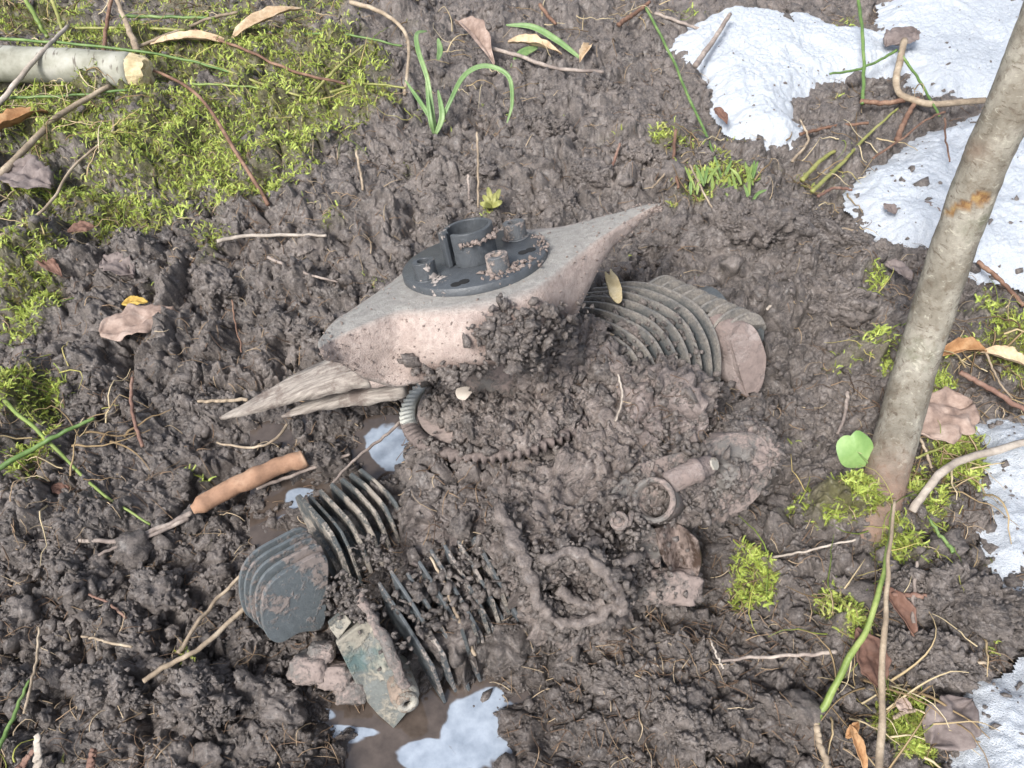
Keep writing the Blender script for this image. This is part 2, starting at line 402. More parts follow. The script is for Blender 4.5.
# ---------------------------------------------------------------- loose mud crumbs (nobody could count them)
def crumb_protos(sub, n, seed, g=1.0):
    V, F = ico(sub); out = []
    rs = np.random.RandomState(seed)
    for k in range(n):
        q = V*(1+g*.75*billow3(V*1.25+k*9.1, k, 2)+g*.45*perlin3(V*2.4+k*3.3, k+9))[:, None]
        q *= rs.uniform(.45, 1.35, 3); out.append(q)
    return out, F
def rot_mats(n, rs):
    q = rs.normal(size=(n, 4)); q /= np.linalg.norm(q, axis=1, keepdims=True); w_, x, y, z = q.T
    return np.stack([1-2*(y*y+z*z), 2*(x*y-z*w_), 2*(x*z+y*w_), 2*(x*y+z*w_), 1-2*(x*x+z*z), 2*(y*z-x*w_), 2*(x*z-y*w_), 2*(y*z+x*w_), 1-2*(x*x+y*y)], 1).reshape(n, 3, 3)
def scatter_mesh(name, protos, F, pts, sizes, mat, rs, R=None, parent=None, attrs=None, smooth=True):
    n = len(pts); pick = rs.randint(len(protos), size=n); Vp = np.array(protos)[pick]
    if R is None: R = rot_mats(n, rs)
    sizes = np.asarray(sizes); sz = sizes[:, None, None] if sizes.ndim == 1 else sizes[:, None, :]
    Vw = np.einsum('nij,nvj->nvi', R, Vp*sz)+pts[:, None, :]
    nvp = Vp.shape[1]; Fw = F[None]+(np.arange(n)*nvp)[:, None, None]
    at = {k: np.repeat(v, nvp) for k, v in (attrs or {}).items()}
    me = mesh_np(name, Vw.reshape(-1, 3), Fw.reshape(-1, F.shape[1]), at)
    return link(name, me, mat, parent, smooth)
rs = np.random.RandomState(3)
def cand(n, jit=0):
    px = rs.uniform(-120, 1144, n); py = rs.uniform(-40, 840, n); return px, py
protos, F1 = crumb_protos(1, 24, 5); protos0, F0 = crumb_protos(0, 24, 15)
HEAPW = wblobs([(480,420,90,45,1),(600,400,110,70,1),(560,520,110,90,1),(690,430,80,60,1),(430,560,60,50,.9),(460,640,50,60,.8)], .06)
for nc, s0, pw, cap_, pr, ff, pc in ((120000, .0008, -.30, .0020, protos0, F0, .8), (80000, .0016, -.38, .0068, protos, F1, .62)):
    px, py = cand(nc); q = on_z(px, py, .01); x, y = q[:, 0], q[:, 1]
    hp_ = wmask(x, y, HEAPW)
    dens = pc*(.35+.9*np.clip(fbm(x*7, y*7, 60, 3), -.3, 1)+.7*hp_)*(1-.85*wmask(x, y, CALM)*(1-hp_))*(1-.75*moss_m(x, y))*(snow_sdf(x, y) < .004)
    keep = rs.rand(len(x)) < dens; x, y = x[keep], y[keep]; far = np.hypot(x-CAM[0], y-CAM[1])
    size = np.clip(s0*(1-rs.rand(len(x)))**pw*(.8+.5*far), 0, cap_*(1+.3*far))
    o = scatter_mesh('mud_crumbs', pr, ff, np.stack([x, y, gz(x, y)-size*.1], 1), size, MUDC, rs, smooth=False)
    tag(o, 'finest mud grains scattered over the churned mud' if ff is F0 else 'small loose mud crumbs scattered over the churned mud', 'mud', kind='stuff'); print('crumbs', len(x))
px, py = cand(3000); q = on_z(px, py, 0); x, y = q[:, 0], q[:, 1]
keep = rs.rand(len(x)) < (.5+fbm(x*5, y*5, 61, 2))*(1-.9*wmask(x, y, CALM))*(1-.9*moss_m(x, y)); x, y = x[keep], y[keep]
size = np.clip((.0050*(1-rs.rand(len(x)))**-.30), 0, .014)
protos2, F2 = crumb_protos(3, 16, 8, .45)
protos2 = [p*(1+.24*billow3(p*2.2+k*4.4, k+3, 4))[:, None] for k, p in enumerate(protos2)]
o = scatter_mesh('mud_clods', protos2, F2, np.stack([x, y, gs(x, y)*.3+gz(x, y)*.7-size*.15], 1), size, MUDC, rs)
tag(o, 'bigger rounded mud clods lying on the churned mud', 'mud', kind='stuff')
print('crumbs', len(x))
# ---------------------------------------------------------------- engine frame (b along the cylinders, n up the shaft, c towards the front)
EN = .50*TT - .17*RR + .85*UU; EN /= np.linalg.norm(EN)
EB = .88*RR + .46*UU; EB = EB-EN*(EB@EN); 
EB = .88*RR + .46*UU + TT*(-(EN@(.88*RR+.46*UU))/(EN@TT)); EB /= np.linalg.norm(EB)
EC = np.cross(EB, EN); EC = EC if EC@TT > 0 else -EC
EO = on_z(475, 262, .165)
EM = np.stack([EB, EN, EC])
def E(b, n, c): return EO+np.asarray(b, float)[..., None]*EB+np.asarray(n, float)[..., None]*EN+np.asarray(c, float)[..., None]*EC
def efix(px, py, ax, val):
    """engine coordinates of the point seen at a photo position on the plane coordinate[ax] = val"""
    d = EM@ray(px, py); o = EM@(CAM-EO); t = (val-o[ax])/d[ax]; return o+t*d
# ---------------------------------------------------------------- materials of the engine
def dusty(name, base, dust, amt=.5, rough=.45, metal=0.0, scale=40, extra=None):
    m = M(name, rough); n1 = m.noise(scale, 8, .65); n2 = m.noise(scale*6, 5, .6); n3 = m.noise(scale*.35, 4)
    f = m.math('ADD', m.math('MULTIPLY', n1, .6), m.math('MULTIPLY', n2, .4)); f = m.math('ADD', f, m.math('MULTIPLY', m.math('SUBTRACT', n3, .5), .8))
    f = m.rng(f, .62-amt*.28, .66-amt*.16, 0, 1)
    c = m.mix(f, m.ramp(n2, [(.3, base), (.7, tuple(min(1, v*1.5) for v in base[:3])+(1,))]), m.ramp(n2, [(.3, dust), (.7, tuple(v*1.45 for v in dust[:3])+(1,))]))
    if extra: c = extra(m, c)
    m.col(c); m.rough(m.rng(f, 0, 1, rough, .85)); m.b.inputs['Metallic'].default_value = metal
    b = m.bump(f, .0012, .8); m.bump(m.noise(scale*14, 6, .7), .0008, .7, b); return m.m
DARK = dusty('dark_metal', srgb(82, 87, 89), srgb(112, 103, 98), .30, .38)
FINM = dusty('fin_metal', srgb(70, 74, 76), srgb(132, 124, 117), .38, .42, scale=55)
PLATE = dusty('hub_metal', srgb(62, 65, 68), srgb(140, 132, 126), -.12, .36, scale=30)
STEEL = dusty('dirty_steel', srgb(146, 142, 132), srgb(120, 106, 94), .45, .35, scale=60)
MUDDY = dusty('mud_coated_metal', srgb(92, 88, 84), srgb(118, 106, 100), .75, .5, scale=50)
PINK = dusty('clay_coated_metal', srgb(126, 115, 110), srgb(108, 96, 91), .6, .6, scale=35)
def teal(m, c):
    n = m.noise(28, 4, .5); return m.mix(m.math('MULTIPLY', m.rng(n, .58, .68, 0, 1), .55), c, srgb(52, 88, 88))
GREENM = dusty('green_stained_metal', srgb(92, 95, 92), srgb(124, 119, 108), .55, .5, scale=45, extra=teal)
BLACK = M('hole_shade', .8); BLACK.col(srgb(24, 23, 23)); BLACK = BLACK.m  # near-black colour painted in for the shade inside openings
BROWN = dusty('wet_brown_metal', srgb(62, 50, 43), srgb(112, 99, 92), .55, .3, scale=35)

def prism(pts, ext, inset=None):
    """closed polygon pts (k,3), extruded by vector ext"""
    pts = np.asarray(pts, float); k = len(pts); V = np.vstack([pts, pts+ext])
    F = [tuple(range(k)), tuple(range(2*k-1, k-1, -1))]+[(i, i+k, (i+1) % k+k, (i+1) % k) for i in range(k)]
    return V, F
def warp(V, a=.001, s=40, seed=0):
    return V+a*np.stack([perlin3(V*s+7*k+seed, k) for k in range(3)], -1)
def disc_pts(c, ax1, ax2, r1, r2=None, n=48, a0=0, a1=2*math.pi, closed=True):
    t = np.linspace(a0, a1, n, endpoint=not closed); r2 = r2 or r1
    return c+np.cos(t)[:, None]*r1*ax1+np.sin(t)[:, None]*r2*ax2
def closed_cyl(mb, c, axis, r, h, n=24, r2=None, taper=None):
    axis = axis/np.linalg.norm(axis); a1 = np.cross(axis, [.3, .8, .2]); a1 /= np.linalg.norm(a1); a2 = np.cross(axis, a1)
    p = disc_pts(c, a1, a2, r, n=n); q = disc_pts(c+axis*h, a1, a2, taper or r, n=n)
    mb.add(np.vstack([p, q]), [tuple(range(n))[::-1], tuple(range(n, 2*n))]+[(i, (i+1) % n, (i+1) % n+n, i+n) for i in range(n)])
def pipe(mb, c, axis, ro, ri, h, n=36, a0=0, a1=2*math.pi, ax1=None, wob=0):
    """open tube with wall thickness, optional gap"""
    axis = axis/np.linalg.norm(axis)
    if ax1 is None: ax1 = np.cross(axis, [.3, .8, .2])
    ax1 = ax1-axis*(ax1@axis); ax1 /= np.linalg.norm(ax1); ax2 = np.cross(axis, ax1)
    full = abs(a1-a0-2*math.pi) < 1e-6; L = []
    for (r, z) in ((ro, 0), (ro, h), (ri, h), (ri, 0)): L.append(disc_pts(c+axis*z, ax1, ax2, r, n=n, a0=a0, a1=a1, closed=full))
    V = np.vstack(L); F = []; m = n if full else n-1
    for k in range(4):
        k2 = (k+1) % 4
        for i in range(m): j = (i+1) % n; F.append((k*n+i, k*n+j, k2*n+j, k2*n+i))
    if not full: F += [(0, n, 2*n, 3*n), (4*n-1, 3*n-1, 2*n-1, n-1)]
    mb.add(V, F)
def Z(px, py, z): return on_z(px, py, z)
def smooth_poly(pts, n=5):
    pts = [np.asarray(p, float) for p in pts]; k = len(pts); out = []
    for i in range(k):
        a, b, c, d = pts[i-1], pts[i], pts[(i+1) % k], pts[(i+2) % k]
        for t in np.linspace(0, 1, n, endpoint=False): out.append(.5*((2*b)+(-a+c)*t+(2*a-5*b+4*c-d)*t*t+(-a+3*b-3*c+d)*t**3))
    return np.array(out)

def lump(c, r, axes=(RR, UU, TT), sub=4, amp=.12, fr=2.0, seed=0, p=.75):
    V, F = ico(sub); V = np.sign(V)*np.abs(V)**p; d = 1+amp*billow3(V*fr+seed*3.7, seed, 4)
    V = V*d[:, None]; return c+V[:, :1]*r[0]*axes[0]+V[:, 1:2]*r[1]*axes[1]+V[:, 2:]*r[2]*axes[2], F
root = bpy.data.objects.new('buried_engine', None); COL.objects.link(root); root.location = E(0, -.2, 0)
bpy.context.view_layer.update()
tag(root, 'mud-caked finned boxer engine half buried in churned mud, with broken propeller on top', 'engine')

# ---- castings caked in mud: closed bodies with their own rough crust
CAKED = []
MUDB = mud_material('mud_cake', srgb(76, 69, 66), srgb(106, 97, 92), srgb(156, 143, 135), False)
def caked(name, c, r, axes=(RR, UU, TT), sub=6, p=.7, seed=0, amp=1.0, mat=None, par=root):
    V, F = ico(sub); U0 = V.copy(); V = np.sign(V)*np.abs(V)**p; V = c+V[:, :1]*r[0]*axes[0]+V[:, 1:2]*r[1]*axes[1]+V[:, 2:]*r[2]*axes[2]
    nrm = U0[:, :1]*axes[0]/r[0]+U0[:, 1:2]*axes[1]/r[1]+U0[:, 2:]*axes[2]/r[2]; nrm /= np.linalg.norm(nrm, axis=1, keepdims=True)
    d = .013*perlin3(V*14+seed, seed)+.0085*(np.abs(perlin3(V*30+seed, seed+1))*2.2-.5)+.0060*(np.abs(perlin3(V*58+seed, seed+2))*2.2-.5)+.0042*(np.abs(perlin3(V*110, seed+3))*2.2-.5)+.0034*(np.abs(perlin3(V*210, seed+4))*2.2-.5)+.0018*perlin3(V*400, seed+5)
    V = V+nrm*(d*amp)[:, None]; V = V+.0035*amp*np.stack([perlin3(V*80+9*k, k) for k in range(3)], -1)
    CAKED.append(V[nrm[:, 2] > .15]); return link(name, mesh_np(name, V, F), mat or MUDB, par)
H1 = np.array([EB[0], EB[1], 0]); H1 /= np.linalg.norm(H1); H2 = np.array([-H1[1], H1[0], 0]); H3 = np.array([0, 0, 1.])
caked('crankcase', Z(576, 518, .022), (.096, .043, .058), (H1, H2, H3), 7, .62, 3)
caked('sump', Z(588, 580, .012), (.058, .036, .034), (H1, H2, H3), 7, .62, 43)
caked('inlet_housing', Z(680, 498, .020), (.044, .018, .046), (H1, H2, H3), 6, .6, 53, .7)
caked('gearbox_cover', Z(640, 425, .040), (.070, .045, .040), (H1, H2, H3), 6, .65, 13)
# ---- shaft between crankcase and propeller
mb = MB(); closed_cyl(mb, E(0, -.17, 0), EN, .034, .11); mb.build('shaft', MUDDY, root)

# ---- ring gear with teeth
def gear(n0, ro, ri, teeth, th, depth, c0=(0, 0)):
    V = []; F = []; k = teeth*4
    for i in range(k):
        a = 2*math.pi*i/k; r = ro if (i % 4) in (0, 1) else ro-depth
        V += [E(c0[0]+r*math.cos(a), n0, c0[1]+r*math.sin(a)), E(c0[0]+r*math.cos(a), n0-th, c0[1]+r*math.sin(a)), E(c0[0]+ri*math.cos(a), n0, c0[1]+ri*math.sin(a)), E(c0[0]+ri*math.cos(a), n0-th, c0[1]+ri*math.sin(a))]
    for i in range(k):
        a = 4*i; b = 4*((i+1) % k); F += [(a, b, b+1, a+1), (a, a+2, b+2, b), (a+1, b+1, b+3, a+3), (a+2, a+3, b+3, b+2)]
    return np.array(V), F
GN = -.136
def gearmat():
    m = M('ring_gear_steel', .5); n1 = m.noise(60, 8, .65); n2 = m.noise(300, 5)
    f = m.rng(m.math('ADD', n1, m.math('MULTIPLY', m.attr('dirt'), .45)), .56, .66, 0, 1)
    m.col(m.mix(f, srgb(172, 172, 164), m.ramp(n2, [(.3, srgb(84, 75, 71)), (.7, srgb(120, 108, 103))]))); m.rough(m.rng(f, 0, 1, .3, .85)); m.bump(n1, .002, .8); return m.m
V, F = gear(GN, .101, .086, 80, .008, .0048); gx, gy = pix(V); me = mesh_np('ring_gear', V, np.array(F), {'dirt': np.maximum(sstep(444, 458, gx), sstep(418, 430, gy))*1.4-.3}); link('ring_gear', me, gearmat(), root, smooth=False)
mb = MB(); mb.add(*prism(E(.0835*np.cos(np.linspace(0, 2*math.pi, 60, endpoint=False)), np.full(60, GN-.001), .0835*np.sin(np.linspace(0, 2*math.pi, 60, endpoint=False))), -EN*.006))
mb.build('flywheel', MUDDY, root)
caked('mud_cake', E(.012, GN+.005, .006), (.083, .083, .014), (EB, EC, EN), 7, .85, 23, .9)
caked('mud_cake', E(.045, GN+.030, .020), (.050, .045, .030), (EB, EC, EN), 6, .7, 24, .9)

# ---- cylinders
def plate_bc(poly_px, c, th):  # plate square to c, outline given where the photo shows it
    P_ = [E(*efix(x, y, 2, c)) for x, y in poly_px]; return smooth_poly(P_, 5)
def cylinder_part(name='cylinder'):
    o = bpy.data.objects.new(name, None); COL.objects.link(o); return o
# left rear cylinder: barrel with comb of fins, then the head with fins the other way
mb = MB()
for k in range(7):
    b = -.206+.0105*k; th = .0042 if k == 0 else .0026
    cc = np.array([-.050, -.046, -.040, -.01, .018, .030, .036, .036, -.04, -.050]); nn = np.array([-.182, -.168, -.163, -.160, -.160, -.164, -.18, -.26, -.27, -.25])
    if k == 0: nn = nn+.005; cc = cc*1.04
    mb.add(*prism(warp(E(np.full(10, b+.0012*math.sin(k*5.)), nn+.0016*math.sin(k*3.1), cc), .0008, 40), EB*th))
V, F = tube(np.array([E(-.21, -.212, -.005), E(-.12, -.212, -.005)]), [.034, .034], 24); mb.add(V, F)
FINL = dusty('fin_metal_dusty', srgb(74, 78, 78), srgb(138, 130, 120), .60, .42, scale=80)
cyl1 = mb.build('cylinder', FINL, root, smooth=False, bevel=.0006)
mb = MB(); face_px = [(326, 556), (327, 600), (322, 628), (300, 633), (280, 643), (266, 634), (262, 606), (271, 584), (295, 567)]
face = plate_bc(face_px, .045, .01); mid = face.mean(0)
mb.add(*prism(face, -EC*.005))
for k, cc in enumerate((.037, .028, .019, .010)):
    g = (face-mid)*(1.03+.02*k)+mid-EC*(.045-cc)+EN*.004-EB*.001*k; mb.add(*prism(g, -EC*.0032))
mb.add(*prism((face-mid)*.80+mid-EC*.003, -EC*.040))
mb.build('cylinder_head', DARK, cyl1, smooth=False, bevel=.0007)

# left front cylinder: fins peeping out of the mud, cover plate with green stains, plug
mb = MB()
A0 = Z(377, 583, .046); fr = Z(432, 668, .008); stepv = (Z(519, 508, .050)-Z(377, 583, .046))/11
for k in range(12):
    lift = EN*(.006*math.sin(k*2.1)+(.008 if k == 5 else 0)+(-.006 if k in (8, 9) else 0))
    a = A0+stepv*k+lift; b = fr+stepv*k*.93+lift; m1 = a*.66+b*.34+EN*.004; m2 = a*.33+b*.67+EN*.003
    d = -EN*.045; mb.add(*prism(np.array([a, m1, m2, b, b+d, a+d]), EB*.0028))
cyl2 = mb.build('cylinder', FINM, root, smooth=False, bevel=.0006)
cov = [Z(336, 643, .030), Z(372, 615, .036), Z(386, 641, .028), Z(399, 667, .020), Z(413, 706, .000), Z(394, 729, -.034), Z(378, 715, -.026), Z(361, 695, -.012)]
cov = np.array(cov); cn = np.cross(cov[1]-cov[0], cov[5]-cov[0]); cn /= np.linalg.norm(cn); cn = cn if cn@TT > 0 else -cn
mb = MB(); mb.add(*prism(cov, -cn*.007)); mb.add(*prism((cov-cov.mean(0))*.93+cov.mean(0)-cn*.007, -cn*.022))
mb.build('cylinder_head', GREENM, cyl2, smooth=False, bevel=.0012)
# rib along the edge of the cover
V, F = tube(catmull([Z(357, 590, .046), Z(378, 628, .042), Z(396, 663, .032), Z(405, 688, .016)], 14), [.0042]*43, 10, .6, 3, .6, nscale=110); mb = MB(); mb.add(V, F); mb.build('rib', MUDDY, cyl2)
# bits left of the cover: a small bracket and loose block
mb = MB(); mb.add(*prism(np.array([Z(329, 628, .030), Z(345, 614, .036), Z(352, 622, .033), Z(338, 640, .028)]), -cn*.014)); mb.build('bracket', GREENM, cyl2, smooth=False, bevel=.001)
for x_, y_, z_, r_, sd_ in ((310, 668, .0, .016, 61), (336, 676, -.006, .014, 62), (322, 652, .006, .011, 63), (352, 690, -.014, .013, 64)):
    mb = MB(); mb.add(*lump(Z(x_, y_, z_), (r_, r_*.75, r_*.7), sub=4, amp=.16, fr=1.5, seed=sd_, p=.6)); mb.build('broken_casting', MUDDY, cyl2)
pc = Z(404, 692, .006); pa = TT*.75+EC*.25-UU*.35+RR*.25; pa /= np.linalg.norm(pa); mb = MB()
V, F = tube(np.array([pc-pa*.03, pc+pa*.004, pc+pa*.008]), [.011, .011, .0095], 20, .12, 5); mb.add(V, F)
pipe(mb, pc+pa*.007, pa, .0085, .0035, .006, 20); sp = mb.build('spark_plug', STEEL, cyl2, smooth=True)
mb = MB(); closed_cyl(mb, pc+pa*.0075, pa, .0036, .001, 12); mb.build('plug_shade', BLACK, sp)  # black disc paints the dark inside of the plug

# right front cylinder (upper right in the photo)
mb = MB()
arc = [Z(604, 283, .052), Z(636, 281, .062), Z(670, 289, .070), Z(698, 305, .068), Z(714, 328, .059), Z(721, 355, .042), Z(720, 385, .020), Z(713, 408, .000)]
arc = catmull(arc, 5); EBh = EB*np.array([1, 1, .2]); EBh /= np.linalg.norm(EBh)
for k in range(9):
    g = arc-EBh*.0135*k+np.array([0, 0, .0012*k*(1-k*.12)]); g = warp(g, .0008, 30, k)
    g = g[(2 if k > 3 else 0):]
    ins = g+(g.mean(0)-g)*.5+np.array([0, 0, -.02]); mb.add(np.vstack([g, ins, g-EBh*.0028, ins-EBh*.0028]),
        [(i, i+1, len(g)+i+1, len(g)+i) for i in range(len(g)-1)]+[(2*len(g)+i, 3*len(g)+i, 3*len(g)+i+1, 2*len(g)+i+1) for i in range(len(g)-1)]+[(i, 2*len(g)+i, 2*len(g)+i+1, i+1) for i in range(len(g)-1)])
V, F = tube(np.array([Z(600, 372, .004), Z(718, 318, .018)]), [.037, .037], 24); mb.add(V, F)
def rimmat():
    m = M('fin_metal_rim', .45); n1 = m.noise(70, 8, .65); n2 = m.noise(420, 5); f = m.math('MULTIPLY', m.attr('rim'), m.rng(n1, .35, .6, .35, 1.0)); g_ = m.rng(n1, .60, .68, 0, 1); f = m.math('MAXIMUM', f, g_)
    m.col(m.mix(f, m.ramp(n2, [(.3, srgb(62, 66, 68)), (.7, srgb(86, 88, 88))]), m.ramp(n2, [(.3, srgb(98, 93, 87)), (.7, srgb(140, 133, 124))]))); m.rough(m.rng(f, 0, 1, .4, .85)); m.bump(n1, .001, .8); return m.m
cyl3 = mb.build('cylinder', rimmat(), root, smooth=False)
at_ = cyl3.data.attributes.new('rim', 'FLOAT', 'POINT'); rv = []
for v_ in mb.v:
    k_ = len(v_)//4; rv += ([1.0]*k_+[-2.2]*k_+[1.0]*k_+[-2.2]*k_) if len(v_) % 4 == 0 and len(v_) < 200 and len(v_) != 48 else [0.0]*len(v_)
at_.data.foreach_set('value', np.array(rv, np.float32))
mb = MB()
fp = smooth_poly([Z(733, 328, .062), Z(748, 323, .063), Z(760, 336, .056), Z(766, 358, .038), Z(764, 382, .016), Z(752, 399, .002), Z(740, 390, .008), Z(733, 368, .024), Z(729, 346, .046)], 5)
bk = Z(656, 276, .052)-Z(741, 320, .062); fm = fp.mean(0)
mb.add(*prism(warp(fp, .0012, 60), bk/np.linalg.norm(bk)*.012)); mb.add(*prism((fp-fm)*.90+fm+bk/np.linalg.norm(bk)*.012, bk/np.linalg.norm(bk)*.022)); mb.build('head_cover', PINK, cyl3, smooth=False, bevel=.0025)
mb = MB()
bn = bk/np.linalg.norm(bk)
for k in range(9):
    q = [Z(x+10.6*k, y+4.6*k, z+.0012*k) for x, y, z in ((640, 296, .046), (647, 287, .053), (657, 279, .057), (668, 276, .056), (677, 280, .050), (682, 290, .040))]
    q = catmull(q, 4); low = np.array([0, 0, -.045]); lo = q[::-1]+low+(q.mean(0)-q[::-1])*.2
    mb.add(*prism(warp(np.vstack([q, lo]), .0006, 60, k), bn*.0026))
mb.add(*prism(smooth_poly([Z(652, 292, .040), Z(668, 284, .046), Z(755, 322, .050), Z(760, 345, .03), Z(735, 360, .0), Z(650, 320, .0)], 3), np.array([0, 0, -.02])))
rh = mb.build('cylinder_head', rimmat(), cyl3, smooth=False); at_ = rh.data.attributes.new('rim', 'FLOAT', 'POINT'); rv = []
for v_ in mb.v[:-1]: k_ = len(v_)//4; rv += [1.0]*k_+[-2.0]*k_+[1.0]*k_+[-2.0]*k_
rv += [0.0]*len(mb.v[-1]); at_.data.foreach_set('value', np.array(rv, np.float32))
# right rear cylinder: a clay-covered head block with cap and lead
mb = MB()
cyl4 = caked('cylinder', Z(728, 466, .034), (.044, .034, .036), (H1, H2, H3), 6, .6, 33, .55, MUDDY)
mb = MB(); hp4 = [Z(706, 450, .076), Z(735, 432, .078), Z(764, 436, .074), Z(773, 465, .058), Z(762, 494, .036), Z(734, 516, .024), Z(708, 502, .042)]
mb.add(*prism(warp(smooth_poly(hp4, 3), .0015, 60), np.array([-.01, .012, -.016]))); mb.build('cylinder_head', MUDDY, cyl4, smooth=False, bevel=.003)
mb = MB(); p0, p1 = Z(666, 484, .082), Z(712, 463, .082)
ax = (p1-p0)/np.linalg.norm(p1-p0)
V, F = tube(np.array([p0, p0+ax*.002, p0+ax*.026, p0+ax*.027, p0+ax*.031, p0+ax*.032, p1-ax*.004, p1]), [.007, .0095, .0095, .0108, .0108, .0088, .0085, .007], 20, .06, 2); mb.add(V, F)
cap = mb.build('plug_cap', PINK, cyl4)
mb = MB(); closed_cyl(mb, p1-ax*.002+TT*.004, TT*.6+RR*.6+UU*.2, .0055, .004, 8); mb.build('nut', STEEL, cap, smooth=False)
# flat casting behind the cap
mb = MB(); mb.add(*prism(warp(np.array([Z(610, 492, .078), Z(640, 462, .086), Z(700, 446, .078), Z(706, 470, .066), Z(672, 492, .066), Z(640, 520, .060)]), .001), np.array([-.004, .008, -.016])))
mb.build('casting', MUDDY, root, smooth=False, bevel=.002)
# open inlet pipe
mb = MB(); pc = Z(653, 500, .082); pa = TT*.80-RR*.42+UU*.15; pa /= np.linalg.norm(pa)
pipe(mb, pc-pa*.034, pa, .0170, .0143, .034, 32); pipe(mb, pc-pa*.003, pa, .0185, .0143, .004, 32)
V = mb.v; mb.v = [warp(v, .0007, 90) for v in V]
ip = mb.build('inlet_pipe', MUDDY, root)
mb = MB(); V, F = lump(pc-pa*.030, (.0145, .0145, .006), (np.cross(pa, [0, 0, 1])/np.linalg.norm(np.cross(pa, [0, 0, 1])), np.cross(pa, np.cross(pa, [0, 0, 1])), pa), 4, .35, 3, 8, .9); mb.add(V, F); mb.build('mud_plug', MUDC, ip)
# banjo bolt and nipple
mb = MB(); pc = Z(619, 521, .080); pa = TT*.9-RR*.2+UU*.3; pa /= np.linalg.norm(pa)
pipe(mb, pc-pa*.006, pa, .0075, .0045, .008, 20); closed_cyl(mb, pc-pa*.006, pa, .0055, .007, 16); closed_cyl(mb, pc, pa, .0022, .004, 10)
mb.add(*tube(catmull([pc+RR*.006-pa*.004, Z(628, 524, .078), Z(632, 512, .078)], 4), [.0028]*9, 10, .1)); mb.build('union_bolt', MUDDY, root)
# curved brown bracket under the pipe and grey plate beside it
def shell(g, th, mb):
    """grid g (a,b,3) thickened by th along its normals"""
    a, b = g.shape[:2]; du = np.gradient(g, axis=0); dv = np.gradient(g, axis=1); n = np.cross(du, dv); n /= np.linalg.norm(n, axis=-1, keepdims=True)+1e-12
    V = np.vstack([g.reshape(-1, 3), (g+n*th).reshape(-1, 3)]); F = []; o = a*b
    for i in range(a-1):
        for j in range(b-1):
            p, q, r, s = i*b+j, i*b+j+1, (i+1)*b+j+1, (i+1)*b+j; F += [(p, q, r, s), (o+s, o+r, o+q, o+p)]
    for i in range(a-1): F += [(i*b, (i+1)*b, o+(i+1)*b, o+i*b), ((i+1)*b-1+0, o+(i+1)*b-1, o+(i+2)*b-1, (i+2)*b-1)]
    for j in range(b-1): F += [(j, o+j, o+j+1, j+1), ((a-1)*b+j, (a-1)*b+j+1, o+(a-1)*b+j+1, o+(a-1)*b+j)]
    mb.add(V, F)
def coons(rows, n=10, m=8):
    R_ = [catmull(r, 4) for r in rows]; R_ = np.array(R_); out = []
    for j in range(R_.shape[1]): out.append(catmull(R_[:, j], 4))
    return np.array(out).transpose(1, 0, 2)
mb = MB(); g = coons([[Z(655, 528, .060), Z(676, 522, .036), Z(698, 540, .058)], [Z(660, 552, .036), Z(678, 548, .020), Z(702, 560, .034)], [Z(676, 580, .012), Z(683, 578, .004), Z(698, 577, .014)], [Z(688, 596, -.006), Z(690, 594, -.008), Z(694, 592, -.004)]])
shell(warp(g, .0012, 50), .0022, mb); mb.build('curved_bracket', BROWN, root)
mb = MB(); mb.add(*prism(warp(smooth_poly([Z(640, 528, .056), Z(656, 530, .054), Z(661, 548, .040), Z(660, 568, .020), Z(646, 560, .024), Z(636, 545, .040)], 3), .001, 60), np.array([-.004, .01, -.01]))); mb.build('grey_plate', MUDDY, root, smooth=False, bevel=.0015)
mb = MB(); mb.add(*lump(Z(668, 586, .006), (.030, .016, .014), sub=4, amp=.16, fr=1.6, seed=12, p=.7)); mb.build('rock_like_casting', MUDDY, root)
# mud-caked hose loop and clamp
HOSE = mud_material('mud_on_hose', srgb(80, 73, 70), srgb(112, 103, 98), srgb(150, 138, 130), False)
mb = MB(); mb.add(*tube(catmull([Z(498, 505, 0.096), Z(514, 540, 0.094), Z(528, 572, 0.080), Z(541, 605, 0.060), Z(560, 622, 0.046), Z(588, 620, 0.046), Z(612, 607, 0.048), Z(622, 592, 0.054)], 12), [.0050]*85, 14, .9, 4, .75, nscale=130)); mb.build('hose', HOSE, root)
mb = MB(); mb.add(*tube(catmull([Z(540, 560, 0.088), Z(575, 552, 0.090), Z(604, 572, 0.080), Z(620, 596, 0.060), Z(622, 612, 0.044)], 12), [.0044]*49, 12, .9, 6, .75, nscale=130)); mb.build('hose', HOSE, root)
mb = MB(); mb.add(*tube(catmull([Z(558, 588, 0.056), Z(574, 600, 0.050), Z(590, 606, 0.046), Z(604, 600, 0.050)], 10), [.0038]*31, 10, .7, 7, nscale=130)); mb.build('hose', HOSE, root)
for (a, b, zz, r) in (((610, 571), (640, 555), .058, .004), ((596, 590), (628, 574), .052, .0045), ((570, 560), (598, 540), .066, .0045)):
    mb = MB(); mb.add(*tube(catmull([Z(*a, zz-.01), Z((a[0]+b[0])/2, (a[1]+b[1])/2, zz+.006), Z(*b, zz)], 8), [r]*17, 10, .5, int(a[0]), nscale=120)); mb.build('cable', HOSE, root)
mb = MB(); closed_cyl(mb, Z(595, 556, .062), TT, .004, .006, 14, taper=.003); mb.build('fitting', STEEL, root)
TEAL = dusty('teal_casting', srgb(52, 84, 88), srgb(104, 98, 92), .4, .45)
mb = MB(); mb.add(*prism(np.array([Z(510, 592, .022), Z(524, 584, .026), Z(529, 604, .010), Z(517, 612, .006)]), np.array([-.003, .012, -.01]))); mb.build('teal_casting', TEAL, root, smooth=False, bevel=.001)

